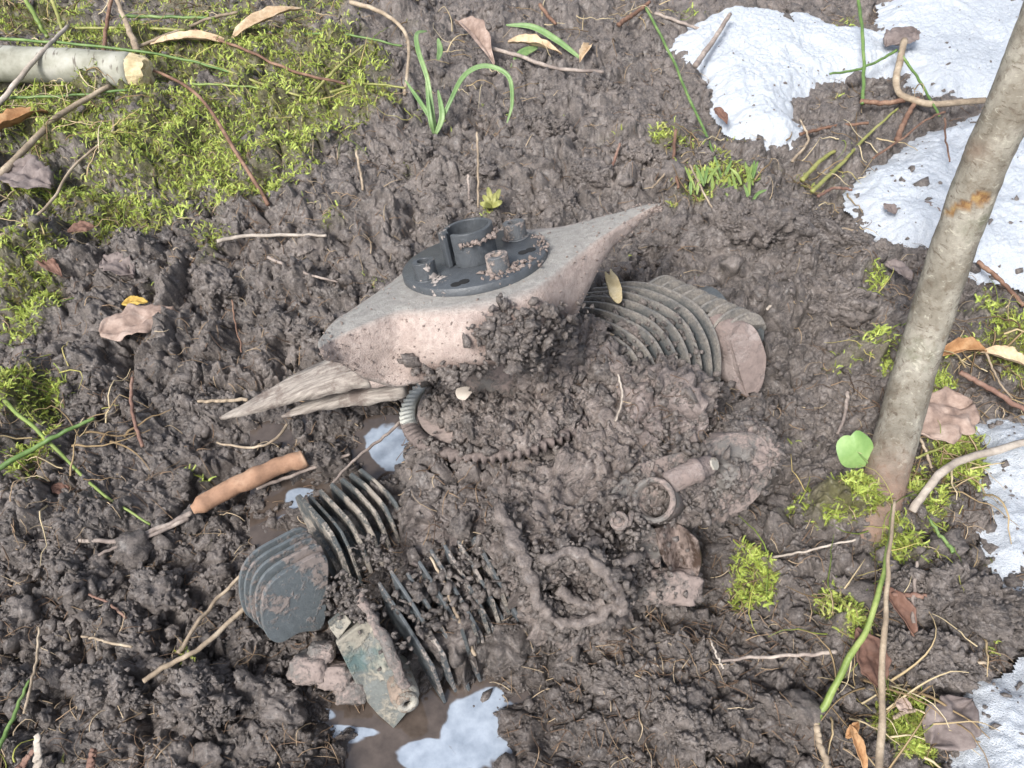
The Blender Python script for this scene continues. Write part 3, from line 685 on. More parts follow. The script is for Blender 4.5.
# ---------------------------------------------------------------- broken wooden propeller, bolted on top
def woodmat():
    m = M('muddy_wood', .75, .35); n1 = m.noise(22, 8, .65); n2 = m.noise(160, 8, .7); n3 = m.noise(7, 4)
    pale = m.ramp(n2, [(.3, srgb(150, 134, 126)), (.55, srgb(180, 164, 155)), (.75, srgb(200, 186, 177))])
    grey = m.ramp(n2, [(.3, srgb(134, 130, 125)), (.7, srgb(172, 168, 161))])
    c = m.mix(m.attr('top'), pale, grey)
    f = m.math('ADD', m.math('MULTIPLY', n1, .7), m.math('MULTIPLY', n2, .3)); f = m.math('ADD', f, m.math('MULTIPLY', m.attr('dirt'), .26))
    f = m.rng(f, .60, .74, 0, .9)
    c = m.mix(f, c, m.ramp(n2, [(.3, srgb(98, 84, 76)), (.7, srgb(132, 115, 107))])); m.col(c)
    b = m.bump(n2, .0014, 1.0); m.bump(m.noise(700, 5, .7), .0016, 1.0, b); return m.m
WOOD = woodmat()
# stations: back top edge, front top edge, front lower edge (photo col, row) then n of back/front/low, how deep
ST = [((317, 340), (318, 348), (326, 361), .004, .002), ((330, 322), (334, 338), (345, 369), .003, .0), ((355, 303), (362, 325), (368, 388), .002, .0), ((385, 279), (398, 311), (398, 396), 0, 0), ((410, 260), (425, 312), (424, 391), 0, 0), ((432, 243), (452, 312), (452, 384), 0, 0),
      ((462, 227), (482, 309), (482, 379), 0, 0), ((500, 222), (512, 302), (512, 374), 0, 0), ((535, 223), (538, 290), (541, 362), 0, 0), ((562, 221), (562, 268), (567, 340), 0, .0), ((585, 217), (584, 250), (586, 302), 0, .0),
      ((608, 212), (608, 233), (606, 258), .002, .001), ((630, 207), (632, 218), (630, 233), .004, .002), ((648, 203), (650, 208), (648, 217), .005, .004), ((659, 202), (660, 204), (659, 212), .006, .006)]
S_ = []
for tb, tf, bf, nb, nf in ST:
    a = efix(*tb, 1, nb); b = efix(*tf, 1, nf); c_ = efix(*bf, 2, b[2]-.004); c_[0] = .5*c_[0]+.5*(c_[0])
    # underside: back lower
    d = np.array([a[0]+(c_[0]-b[0])*.6, a[1]+(c_[1]-b[1])*.55, a[2]+.006]); S_.append([a, b, c_, d])
S_ = np.array(S_)                                   # stations x 4 x 3
S_ = np.stack([catmull(S_[:, k], 6) for k in range(4)], 1)
rings = []; at_top = []; at_d = []
for q in S_:
    seg = []; tops = []
    order = [(0, 1, 12, 1.0), (1, 2, 12, 0.0), (2, 3, 8, 0.0), (3, 0, 5, 0.0)]
    cen = q.mean(0)
    for i, j, n, tp in order:
        for t in np.linspace(0, 1, n, endpoint=False):
            p = q[i]*(1-t)+q[j]*t
            # round the corners and belly the faces
            bulge = math.sin(math.pi*t)*.03
            if tp < .5: p = p+(p-cen)*bulge*1.6
            e = min(t, 1-t); p = p+(cen-p)*.12*math.exp(-(e/.20)**2); seg.append(p); tops.append(tp if .04 < t < .96 else .5)
    rings.append(seg); at_top += tops
rings = np.array(rings); nr, ns = rings.shape[:2]
W = E(rings[..., 0], rings[..., 1], rings[..., 2]).reshape(-1, 3)
at_top = np.array(at_top); cenW = np.repeat(E(*(rings.mean(1).T)), ns, axis=0); nd = W-cenW; nd /= np.linalg.norm(nd, axis=1, keepdims=True)+1e-9
ef = rings.reshape(-1, 3)
dd = (.0036*fbm3(W*22, 31, 4)+.0010*fbm3(W*130, 35, 3))*(1-.75*at_top)
# grooves and splits low on the front where the layers have opened
front = (1-at_top)*sstep(-.02, -.05, ef[:, 1])*sstep(-.14, -.08, ef[:, 0])
dd += -front*.004*np.abs(perlin(ef[:, 0]*14, ef[:, 1]*120, 8))
W = W+nd*dd[:, None]
px_, py_ = pix(W)
dirt = np.clip(blob(px_, py_, [(520, 335, 60, 34, 1.3), (560, 320, 40, 40, .8), (470, 372, 80, 14, 1.1), (560, 355, 50, 16, 1), (610, 250, 25, 20, .5), (340, 385, 40, 8, .4)])*(1-at_top*.85), 0, 1.3)
F = []
for i in range(nr-1):
    for k in range(ns): a = i*ns+k; b = i*ns+(k+1) % ns; F.append((a, b, b+ns, a+ns))
for e0, sg in ((0, 1), ((nr-1)*ns, -1)):
    W = np.vstack([W, W[e0:e0+ns].mean(0)]); at_top = np.append(at_top, 0); dirt = np.append(dirt, .3); cI = len(W)-1
    for k in range(0, ns-1, 2): q_ = (cI, e0+k, e0+k+1, e0+(k+2) % ns); F.append(q_ if sg < 0 else q_[::-1])
    if ns % 2: F.append((cI, e0+ns-1, e0, e0) if 0 else (cI, e0+ns-2, e0+ns-1, e0))
me = mesh_np('propeller', W, np.array(F), {'top': at_top, 'dirt': dirt}); prop = link('propeller', me, WOOD, root)
# splinters at the broken end
def shard(px_line, z, wd, th, seed):
    C_ = catmull([Z(x, y, zz) for (x, y), zz in zip(px_line, z)], 10); n = len(C_); t = np.linspace(0, 1, n); mbs = MB()
    T = np.gradient(C_, axis=0); T /= np.linalg.norm(T, axis=1, keepdims=True); s = np.cross(T, TT*.75+UU*.6); s /= np.linalg.norm(s, axis=1, keepdims=True); up = np.cross(s, T)
    wd = np.interp(t, np.linspace(0, 1, len(wd)), wd); pts = []
    prof = [(-1, -.3), (-.75, .8), (-.3, 1), (.1, .75), (.45, 1), (.8, .7), (1, -.2), (.5, -1), (-.5, -1)]
    V = []
    for i in range(n):
        for u, v in prof: V.append(C_[i]+s[i]*wd[i]*u*(1+.25*perlin(np.array(t[i]*7.), np.array(u*3.+seed), seed))+up[i]*th*(1-.75*t[i])*(v+.35*float(perlin(np.array(t[i]*3.), np.array(u*5.+seed), seed))))
    m = len(prof); Fq = [(i*m+k, i*m+(k+1) % m, (i+1)*m+(k+1) % m, (i+1)*m+k) for i in range(n-1) for k in range(m)]+[tuple(range(m))[::-1], tuple((n-1)*m+k for k in range(m))]
    mbs.add(np.array(V), Fq); return mbs
OLDW = M('weathered_wood', .8, .3); gn = OLDW.n('ShaderNodeMapping'); OLDW.l(OLDW.tc, gn.inputs[0]); gn.inputs['Rotation'].default_value = (0, 0, -.5); gn.inputs['Scale'].default_value = (1, 9, 1)
f_ = OLDW.noise(40, 6, .7, vec=gn.outputs[0]); OLDW.col(OLDW.mix(OLDW.rng(OLDW.noise(30, 6, .7), .52, .62, 0, .8), OLDW.ramp(f_, [(.3, srgb(92, 84, 78)), (.5, srgb(138, 130, 122)), (.7, srgb(168, 160, 150))]), srgb(96, 84, 78))); OLDW.bump(f_, .0015, 1.0); OLDW = OLDW.m
shard([(372, 368), (335, 375), (290, 390), (248, 408), (221, 419)], (.105, .095, .070, .045, .030), [.020, .021, .015, .008, .001], .009, 3).build('splinter', OLDW, prop)
shard([(405, 385), (370, 392), (335, 398), (305, 408), (282, 417)], (.085, .078, .066, .052, .043), [.012, .014, .011, .007, .0008], .007, 5).build('splinter', OLDW, prop)
shard([(395, 374), (360, 376), (325, 372), (308, 378)], (.105, .100, .085, .078), [.012, .012, .008, .001], .008, 9).build('splinter', WOOD, prop)

BOLTM = dusty('bolt_steel', srgb(78, 80, 82), srgb(136, 124, 116), .36, .45, scale=70)
# hub plate, bolts, black discs painted in as hole shade, and the split tube
hn = .0015; cE = efix(475, 262, 1, hn)
def hub_pt(px, py): return efix(px, py, 1, hn)
mb = MB(); t = np.linspace(0, 2*math.pi, 96, endpoint=False); r = .0635
cb, ccn = cE[0], cE[2]
ringpts = lambda rr, n0: E(cb+rr*np.cos(t), np.full(96, n0), ccn+rr*np.sin(t))
V = np.vstack([ringpts(r, hn-.003), ringpts(r, hn+.0035), ringpts(r-.0008, hn+.0042)]); k = 96
mb.add(V, [(i, (i+1) % k, (i+1) % k+k, i+k) for i in range(k)]+[(i+k, (i+1) % k+k, (i+1) % k+2*k, i+2*k) for i in range(k)]+[tuple(range(2*k, 3*k))])
mb.build('hub_plate', PLATE, prop)
top = hn+.0042
for px, py, rr, hh in ((427, 277, .0095, .015), (516, 237, .0100, .014), (499, 269, .0095, .013)):
    c = efix(px, py, 1, top); mb = MB(); cw = E(*c)
    closed_cyl(mb, cw-EN*.0005, EN, rr*1.25, .0014, 28); pipe(mb, cw, EN, rr, rr*.52, hh, 28); V = mb.v; mb.v = [warp(v, .0004, 120) for v in V]
    bo = mb.build('bolt', BOLTM if px > 480 else PLATE, prop, smooth=False, bevel=.0005)
    mb = MB(); closed_cyl(mb, cw, EN, rr*.53, hh*.45, 6); mb.build('socket_shade', BLACK, bo, smooth=False)  # black filler paints the shade down in the bolt head
for px, py in ((460, 283), (527, 251)):
    c = efix(px, py, 1, top+.0002)
    mb = MB()
    for o_ in (-.0035, .0035): mb.add(*prism(disc_pts(E(c[0]+o_, c[1], c[2]+o_*.2), EB, EC, .0045, n=16), EN*.0003+o_*.02*EN))
    mb.build('hole_shade', BLACK, prop, smooth=False)  # no hole is cut: flat black discs paint its shade
c = efix(474, 258, 1, top); cw = E(*c); mb = MB()
pipe(mb, cw, EN, .0212, .0176, .029, 64, a0=math.radians(-168), a1=math.radians(172), ax1=EB)
V = mb.v; mb.v = [warp(v, .0006, 60) for v in V]
tb_ = mb.build('hub_tube', PLATE, prop, smooth=False, bevel=.0006)
mb = MB(); closed_cyl(mb, cw, EN, .0175, .006, 32); mb.build('tube_core', DARK, tb_)
# lip at the split, left side
mb = MB(); lp = cw-EB*.0212-EC*.003; mb.add(*prism(np.array([lp-EC*.004, lp+EC*.004, lp+EC*.004+EN*.031, lp-EC*.004+EN*.031]), -EB*.0045)); mb.build('tube_lip', PLATE, tb_, smooth=False, bevel=.001)
# mud left on the hub
CL = mud_material('dry_clay', srgb(122, 108, 100), srgb(150, 134, 126), srgb(168, 152, 142), False)
def mudpatch(name, pts, nrm, r, n, size, seed, parent, mat=None, flat=.45):
    rs = np.random.RandomState(seed); pts = np.asarray(pts); i = rs.randint(len(pts), size=n); off = rs.normal(size=(n, 3))*r
    off -= nrm*(off@nrm)[:, None]*.75; s = size*rs.uniform(.4, 1.3, n)
    big = size > .0045; o = scatter_mesh(name, protos2 if big else protos, F2 if big else F1, pts[i]+off, s, mat or CL, rs, parent=parent, smooth=big); o['kind'] = 'stuff'; return o
mudpatch('clay_crust', [E(*efix(505, 272, 1, top)), E(*efix(492, 276, 1, top)), E(*efix(515, 268, 1, top)), E(*efix(530, 262, 1, top))], EN, .006, 90, .0022, 4, prop)
mudpatch('clay_crust', disc_pts(cw+EN*.021, EB, EC, .0218, n=20, a0=.3, a1=2.4), EN, .0022, 120, .0018, 5, prop)
mudpatch('clay_crust', disc_pts(E(cb, top, ccn), EB, EC, .060, n=20, a0=.1, a1=1.0), EN, .003, 60, .0013, 6, prop)

# clods stuck to the front of the propeller, along the gear and on the castings
fm_ = (at_top < .3); pf = W[fm_ & (dirt > .75)]
mudpatch('mud_crust', pf, TT*.6+EC*.4, .006, 120, .0058, 7, prop, MUDC); mudpatch('mud_crust', pf, TT*.6+EC*.4, .006, 500, .0034, 27, prop, MUDC)
mudpatch('mud_crust', pf, TT*.6+EC*.4, .008, 500, .0020, 8, prop, MUDC)
tt = np.linspace(.15, 2.75, 60); tt = np.linspace(.15, 3.0, 60); gp = E(.094*np.cos(tt), np.full(60, GN+.003), .094*np.sin(tt))
mudpatch('mud_crust', gp, EN, .004, 150, .0030, 9, root, MUDC)
fa = np.vstack([arc-EBh*.0145*k+np.array([0, 0, -.002]) for k in range(2, 7)]); mudpatch('mud_crust', fa, EN, .005, 300, .0030, 10, root, MUDC)
mudpatch('mud_crust', np.array([A0+stepv*k+(fr-A0)*u for k in range(1, 12) for u in (.2, .3, .5, .6)]), EN, .007, 480, .0036, 11, root, MUDC)
mudpatch('mud_crust', np.array([Z(700, 455, .070), Z(735, 440, .066), Z(690, 460, .074), Z(760, 450, .058)]), TT, .010, 160, .0036, 12, root, MUDC)

hz_ = np.vstack([catmull([Z(498, 505, .088), Z(514, 540, .088), Z(528, 572, .074), Z(541, 605, .052), Z(560, 622, .036), Z(588, 620, .036), Z(612, 607, .038), Z(622, 592, .042)], 12), catmull([Z(540, 560, .082), Z(575, 552, .084), Z(604, 574, .072), Z(620, 596, .050)], 12)])
mudpatch('mud_crust', hz_, TT, .0055, 420, .0030, 31, root, MUDC); mudpatch('mud_crust', hz_, TT, .005, 700, .0016, 32, root, MUDC); mudpatch('mud_crust', hz_, TT, .006, 110, .0052, 35, root, MUDC)
mudpatch('mud_crust', np.array([Z(x, y, z+.014) for x, y, z in ((640, 470, .07), (625, 500, .066), (675, 500, .05), (700, 500, .04), (640, 535, .055), (660, 590, .005), (680, 450, .065), (615, 540, .055), (595, 520, .06), (720, 500, .03), (650, 570, .02))]), TT, .012, 420, .0026, 33, root, MUDC)
mudpatch('mud_crust', np.array([Z(x, y, z) for x, y, z in ((352, 600, .045), (360, 612, .04), (345, 590, .045), (395, 650, .03), (380, 560, .045), (372, 550, .045), (335, 600, .03))]), TT, .007, 320, .0024, 34, root, MUDC)

pg = W[(at_top < .3)]; mudpatch('clay_grit', pg, TT*.6+EC*.4, .001, 1100, .0009, 41, prop, CL)
pg = W[(at_top > .5)]; mudpatch('clay_grit', pg, EN, .002, 160, .0010, 42, prop, CL)

cover_ = caked('mud_cake', Z(640, 338, .052), (.030, .016, .010), (H1, H2, H3), 6, .8, 71, .8)
mb = MB()
for (xa, ya), (xb, yb) in (((471, 624), (477, 643)), ((481, 615), (488, 634)), ((491, 602), (498, 625)), ((501, 595), (508, 615)), ((460, 630), (467, 652))):
    a, b = Z(xa, ya, .034), Z(xb, yb, .012); d = np.array([0, .006, -.05]); mb.add(*prism(warp(np.array([a, a*.5+b*.5+EN*.002, b, b+d, a+d]), .0005, 50), EB*.0028))
mb.build('fin_bank', FINL, cyl2, smooth=False)
allc = np.vstack(CAKED)
mudpatch('mud_crust', allc, TT, .0015, 2600, .0030, 51, root, MUDC); mudpatch('mud_crust', allc, TT, .0015, 5200, .0016, 52, root, MUDC); mudpatch('mud_crust', allc, TT, .002, 160, .0062, 53, root, MUDC)

# bigger clods heaped round the hole
CAKED.clear(); cl_ = []
for k, (x, y, r_) in enumerate(((752, 228, .042), (705, 165, .026), (640, 158, .026), (590, 175, .022), (822, 300, .034), (545, 128, .026), (478, 170, .022), (205, 700, .030), (110, 690, .026), (960, 606, .044), (300, 332, .024), (215, 285, .022), (640, 690, .030), (700, 730, .026), (845, 240, .022), (600, 90, .024), (800, 220, .026), (50, 560, .026), (160, 590, .020), (265, 700, .024), (930, 660, .028), (560, 205, .020))):
    c = hit(x, y, -.004+r_*.15); cl_.append(caked('mud_heap', c, (r_, r_*.8, r_*.62), (RR, H2, H3), 6 if r_ > .025 else 5, .8, 100+k*7, .5+r_*14, MUD if False else MUDC, None))
allc = np.vstack(CAKED)
for o in cl_: tag(o, 'large rough clods of mud heaped round the dug hole', None, None, kind='stuff')
for n_, s_, sd_ in ((1600, .0028, 61), (3800, .0015, 62)):
    o = mudpatch('mud_crumbs', allc, TT, .0015, n_, s_, sd_, None, MUDC); tag(o, 'crumbs sitting on the large mud clods', 'mud', kind='stuff')
# ---------------------------------------------------------------- water in the hollows
def watermat():
    m = M('puddle_water', .04, .5); m.b.inputs['IOR'].default_value = 1.45
    f = m.attr('film_sheen'); n = m.noise(60, 5, .6)
    m.col(m.mix(f, m.ramp(n, [(.3, srgb(62, 54, 48)), (.7, srgb(88, 78, 71))]), m.ramp(n, [(.3, srgb(120, 130, 142)), (.7, srgb(158, 167, 178))])))  # sky reflection on the oily film, painted as pale blue base colour
    m.rough(m.rng(f, 0, 1, .03, .16)); m.b.inputs['Coat Weight'].default_value = .6; m.b.inputs['Coat Roughness'].default_value = .04
    m.bump(m.noise(30, 3), .0012, .25); return m.m
WATERM = watermat()
def water(px0, px1, py0, py1, z, film_sheen, seed):
    n, k = 260, 200; a = np.linspace(px0, px1, n); b = np.linspace(py0, py1, k); A_, B_ = np.meshgrid(a, b); Pw = on_z(A_, B_, z)
    f = blob(A_, B_, film_sheen); f = sstep(.49, .57, f+.30*fbm(Pw[..., 0]*26, Pw[..., 1]*26, seed, 4))
    idx = np.arange(n*k).reshape(k, n); F = np.stack([idx[:-1, :-1].ravel(), idx[1:, :-1].ravel(), idx[1:, 1:].ravel(), idx[:-1, 1:].ravel()], 1)
    Pw = Pw.reshape(-1, 3); o = link('water', mesh_np('water', Pw, F, {'film_sheen': f.ravel()}), WATERM); tag(o, None, None, kind='structure'); return o
water(240, 560, 640, 800, -.034, [(482, 728, 48, 42, 1.3), (425, 755, 38, 20, 1.2), (318, 714, 22, 9, .95), (345, 732, 40, 8, .9), (352, 738, 20, 16, .7), (285, 700, 20, 10, .7)], 5)
water(250, 440, 415, 570, -.020, [(400, 450, 34, 26, 1.4), (303, 498, 24, 14, 1.1), (280, 520, 20, 16, .6)], 9)

# ---------------------------------------------------------------- snow
sm = M('snow', .55, .4); n_ = sm.noise(700, 3, .6); n2_ = sm.noise(35, 6, .6); sm.col(sm.mix(sm.rng(n_, .35, .5, .35, 0), sm.mix(sm.rng(n2_, .5, .72, 0, .55), srgb(188, 193, 199), srgb(160, 167, 176)), srgb(140, 148, 158)))
sm.b.inputs['Subsurface Weight'].default_value = .25; sm.b.inputs['Subsurface Radius'].default_value = (.006, .007, .008); sm.b.inputs['Subsurface Scale'].default_value = .6
b_ = sm.bump(sm.noise(260, 6, .7), .0025, .8); sm.bump(n_, .0015, 1.0, b_); SNOWM = sm.m
def snow_h(x, y, s=None):
    s = snow_sdf(x, y) if s is None else s
    t = sstep(-.008, .045, s)**.7; fa, fb_, fi = worley(x*150, y*150, 66); return gs(x, y)-.010+.030*t-.0034*t*sstep(.45, .1, fa)*fi-.006*t*sstep(.2, .7, fbm(x*14, y*14, 46, 2))+.007*t*fbm(x*9, y*9, 44, 3)+.0013*fbm(x*90, y*90, 45, 4)
SL = ['large sheet of granular melting snow behind the leaning sapling, reaching the top right edge', 'narrow strip of melting snow at the right edge, beside the pale bent branch', 'snow patch in the bottom right corner beside mossy mud']
for poly, lab in zip(SNOW, SL):
    q = on_z(np.array([a for a, b in poly], float), np.array([b for a, b in poly], float), .015)
    x0, y0 = q[:, :2].min(0)-.02; x1, y1 = q[:, :2].max(0)+.02; gx = np.arange(x0, x1, .0020); gy = np.arange(y0, y1, .0020); X_, Y_ = np.meshgrid(gx, gy)
    s = psdf(X_, Y_, poly)+.006*fbm(X_*26, Y_*26, 33, 3)+.002*fbm(X_*90, Y_*90, 36, 2); zz = snow_h(X_, Y_, s)
    n, k = len(gx), len(gy); idx = np.arange(n*k).reshape(k, n); ok = (s > -.006); okf = ok[:-1, :-1] & ok[1:, :-1] & ok[1:, 1:] & ok[:-1, 1:]
    F = np.stack([idx[:-1, :-1][okf], idx[:-1, 1:][okf], idx[1:, 1:][okf], idx[1:, :-1][okf]], 1)
    used = np.unique(F); mp = -np.ones(n*k, int); mp[used] = np.arange(len(used)); V = np.stack([X_, Y_, zz], -1).reshape(-1, 3)[used]
    tag(link('snow_patch', mesh_np('snow_patch', V, mp[F]), SNOWM), lab, 'snow patch', 'patches of melting snow')
rs = np.random.RandomState(21); px = rs.uniform(660, 1100, 5200); py = rs.uniform(-30, 790, 5200); q = on_z(px, py, .02); x, y = q[:, 0], q[:, 1]
s = snow_sdf(x, y); ok = (s > .002) & (rs.rand(len(x)) < .10+.5*sstep(.03, 0, s)+.3*(fbm(x*12, y*12, 70, 2) > .35)); x, y = x[ok], y[ok]
o = scatter_mesh('mud_specks', protos, F1, np.stack([x, y, snow_h(x, y)+.0004], 1), .0010*(1-rs.rand(len(x)))**-.5*1.0, MUD, rs)
tag(o, 'dark specks and crumbs of mud sprinkled over the snow', 'mud', kind='stuff')

# ---------------------------------------------------------------- moss
def moss_protos():
    out = []; rs = np.random.RandomState(2); nl = 11
    for k in range(8):
        t = np.linspace(0, 1, nl); bend = rs.uniform(.2, .9); side = rs.uniform(-.4, .4)
        C_ = np.stack([t, side*t*t, bend*t*(1.25-t)], 1); V = []
        for i in range(nl):
            L = .30*(1-.45*t[i])*rs.uniform(.8, 1.2)
            for sgn in (-1, 1):
                d = np.array([.55, sgn*.8, rs.uniform(-.1, .5)]); d /= np.linalg.norm(d); wv = np.array([.055, 0, .025])
                V += [C_[i]-wv, C_[i]+wv, C_[i]+d*L]
        for i in range(0, nl-1): V += [C_[i]+[0, .03, 0], C_[i]-[0, .03, 0], C_[i+1]+[0, 0, .02]]
        out.append(np.array(V))
    return out, np.arange(len(out[0])).reshape(-1, 3)
mp_, mf_ = moss_protos()
def yaw_tilt(n, rs, t0, t1):
    a = rs.uniform(0, 2*math.pi, n); b = -rs.uniform(t0, t1, n); c = rs.uniform(-.6, .6, n)
    Rz = np.zeros((n, 3, 3)); Rz[:, 0, 0] = np.cos(a); Rz[:, 0, 1] = -np.sin(a); Rz[:, 1, 0] = np.sin(a); Rz[:, 1, 1] = np.cos(a); Rz[:, 2, 2] = 1
    Ry = np.zeros((n, 3, 3)); Ry[:, 0, 0] = np.cos(b); Ry[:, 0, 2] = np.sin(b); Ry[:, 2, 0] = -np.sin(b); Ry[:, 2, 2] = np.cos(b); Ry[:, 1, 1] = 1
    Rx = np.zeros((n, 3, 3)); Rx[:, 1, 1] = np.cos(c); Rx[:, 1, 2] = -np.sin(c); Rx[:, 2, 1] = np.sin(c); Rx[:, 2, 2] = np.cos(c); Rx[:, 0, 0] = 1
    return Rz@Ry@Rx
mm = M('moss', .6, .3); v = mm.attr('v'); mm.col(mm.ramp(v, [(0, srgb(106, 92, 58)), (.22, srgb(128, 132, 60)), (.55, srgb(160, 174, 82)), (.85, srgb(192, 200, 108)), (1, srgb(160, 146, 104))]))
mm.b.inputs['Subsurface Weight'].default_value = .15; mm.b.inputs['Subsurface Scale'].default_value = .003; MOSSM = mm.m
rs = np.random.RandomState(31); px = rs.uniform(-160, 1180, 430000); py = rs.uniform(-50, 850, 430000); q = on_z(px, py, .01); x, y = q[:, 0], q[:, 1]
m_ = moss_m(x, y); ok = (rs.rand(len(x)) < np.clip(m_*1.7-.10, 0, 1)) & (snow_sdf(x, y) < .0); x, y = x[ok], y[ok]; n = len(x)
sz = rs.uniform(.0032, .0086, n); v = np.clip(.5+.30*fbm(x*14, y*14, 91, 3)+rs.normal(size=n)*.17, 0, 1)
o = scatter_mesh('moss', mp_, mf_, np.stack([x, y, gz(x, y)+.0005], 1), sz, MOSSM, rs, R=yaw_tilt(n, rs, -.1, 1.0), attrs={'v': v}, smooth=False)
tag(o, 'yellow-green feathery moss growing in cushions over the mud', 'moss', kind='stuff'); print('moss', n)

# ---------------------------------------------------------------- fibres, rootlets, thin grass: stuff
def strands(name, n, lens, rad, mat, seed, dens, lift, curl=.5, kseg=7, rise=.3):
    rs = np.random.RandomState(seed); px = rs.uniform(-140, 1160, n*3); py = rs.uniform(-45, 840, n*3); q = on_z(px, py, .01); x, y = q[:, 0], q[:, 1]
    ok = (rs.rand(len(x)) < dens(x, y)) & (snow_sdf(x, y) < .01); x, y = x[ok][:n], y[ok][:n]; n = len(x)
    L = rs.uniform(lens[0], lens[1], n); a = rs.uniform(0, 2*math.pi, n); k = np.linspace(0, 1, kseg); tw = rs.normal(size=n)*curl*2; tw2 = rs.normal(size=n)*curl*4
    ang = a[:, None]+tw[:, None]*k+tw2[:, None]*k*k*.5; st = L[:, None]/kseg
    X_ = x[:, None]+np.cumsum(np.cos(ang)*st, 1); Y_ = y[:, None]+np.cumsum(np.sin(ang)*st, 1)
    rz = rs.uniform(0, rise, n)[:, None]*L[:, None]*np.sin(k*math.pi*rs.uniform(.5, 1, n)[:, None])
    Zz = .5*gz(X_, Y_)+.5*gz(X_, Y_).mean(1, keepdims=True)+lift+rz
    R_ = rs.uniform(rad[0], rad[1], n)[:, None]*(1-.7*k); Cc = np.stack([X_, Y_, Zz], -1); T = np.gradient(Cc, axis=1); T /= np.linalg.norm(T, axis=2, keepdims=True)
    s = np.cross(T, [0, 0, 1.]); s /= np.linalg.norm(s, axis=2, keepdims=True)+1e-9; b = np.cross(s, T)
    V = np.stack([Cc+(s*math.cos(t)+b*math.sin(t))*R_[..., None] for t in (0, 2.094, 4.189)], 2).reshape(n, -1, 3)
    f = [(i*3+j, i*3+(j+1) % 3, (i+1)*3+(j+1) % 3, (i+1)*3+j) for i in range(kseg-1) for j in range(3)]; F = np.array(f)[None]+(np.arange(n)*kseg*3)[:, None, None]
    return link(name, mesh_np(name, V.reshape(-1, 3), F.reshape(-1, 4), {'v': np.repeat(rs.rand(n), kseg*3)}), mat)
fm2 = M('fibre', .8, .2); fm2.col(fm2.ramp(fm2.attr('v'), [(0, srgb(70, 56, 46)), (.4, srgb(112, 92, 76)), (.75, srgb(150, 128, 104)), (1, srgb(186, 168, 140))])); FIB = fm2.m
gm2 = M('thin_grass', .6, .3); gm2.col(gm2.ramp(gm2.attr('v'), [(0, srgb(84, 98, 40)), (.4, srgb(118, 138, 56)), (.7, srgb(160, 160, 84)), (1, srgb(178, 158, 110))])); THG = gm2.m
o = strands('rootlets', 6500, (.008, .034), (.0003, .0007), FIB, 41, lambda x, y: .35+.4*np.clip(fbm(x*6, y*6, 50, 2), -1, 1)+.5*wmask(x, y, MOSS)-.3*wmask(x, y, CALM), .0012)
tag(o, 'thin brown rootlets and plant fibres tangled in the mud', 'roots', kind='stuff')
o = strands('thin_grass', 1700, (.02, .065), (.0005, .0010), THG, 43, lambda x, y: wmask(x, y, MOSS)*.9-.06, .004, .35, 9, .4)
tag(o, 'fine green and straw-coloured grass strands lying in the moss', 'grass', kind='stuff')

STRAW = wblobs([(60,20,110,40,1),(260,25,160,30,.9),(60,130,90,60,.7),(20,220,60,50,.6),(830,165,45,45,1),(700,175,45,35,.7),(985,360,50,50,.9),(950,470,40,50,.7),(890,690,50,80,.8),(860,620,40,50,.6),(600,30,90,25,.6),(60,450,70,50,.5),(900,90,40,20,.8),(460,60,70,40,.4),(980,620,30,40,.5)])
sm2 = M('dry_straw', .75, .25); sm2.col(sm2.ramp(sm2.attr('v'), [(0, srgb(96, 78, 58)), (.35, srgb(138, 118, 88)), (.7, srgb(172, 154, 120)), (1, srgb(196, 182, 150))])); 
o = strands('dead_straw', 2800, (.02, .075), (.0006, .0014), sm2.m, 47, lambda x, y: wmask(x, y, STRAW)*1.2-.10, .009, .22, 9, .35)
tag(o, 'short dry straws and grass litter strewn over moss and mud', 'dead grass', kind='stuff')
# ---------------------------------------------------------------- twigs, stalks, blades: each one a thing
def barkmat(name, a, b, c, scale=40, stretch=(1, 1, 1), rough=.75):
    m = M(name, rough, .35); mp = m.n('ShaderNodeMapping'); mp.inputs['Scale'].default_value = stretch; m.l(m.tc, mp.inputs[0])
    n1 = m.noise(scale, 8, .65, vec=mp.outputs[0]); n2 = m.noise(scale*7, 5, .65); k = m.ramp(n1, [(.3, a), (.5, b), (.68, c)]); k = m.mix(m.rng(n2, .5, .75, 0, .6), k, a); m.col(k); m.bump(n2, .0006, .9); return m.m
T_GREY = barkmat('twig_grey', srgb(92, 82, 76), srgb(136, 124, 116), srgb(176, 164, 152))
T_TAN = barkmat('twig_tan', srgb(106, 94, 80), srgb(148, 132, 112), srgb(182, 167, 145))
T_BROWN = barkmat('twig_brown', srgb(78, 58, 48), srgb(116, 88, 72), srgb(146, 118, 98))
T_RED = barkmat('twig_red', srgb(88, 66, 57), srgb(118, 90, 78), srgb(144, 118, 103))
T_PEEL = barkmat('peeled_wood', srgb(120, 92, 74), srgb(156, 122, 98), srgb(178, 149, 124), 25)
T_ROOT = barkmat('pale_root', srgb(126, 116, 106), srgb(160, 150, 138), srgb(188, 178, 166))
G_BR = barkmat('grass_bright', srgb(92, 110, 54), srgb(116, 134, 70), srgb(144, 156, 92), 30, rough=.45)
G_DK = barkmat('grass_deep', srgb(70, 94, 50), srgb(94, 120, 64), srgb(126, 146, 90), 30, rough=.45)
G_YL = barkmat('grass_yellowing', srgb(108, 112, 60), srgb(138, 138, 80), srgb(162, 156, 106), 30, rough=.5)
def recenter(o, L):
    o.data.transform(Mat_T(-Vector(L))); o.location = L
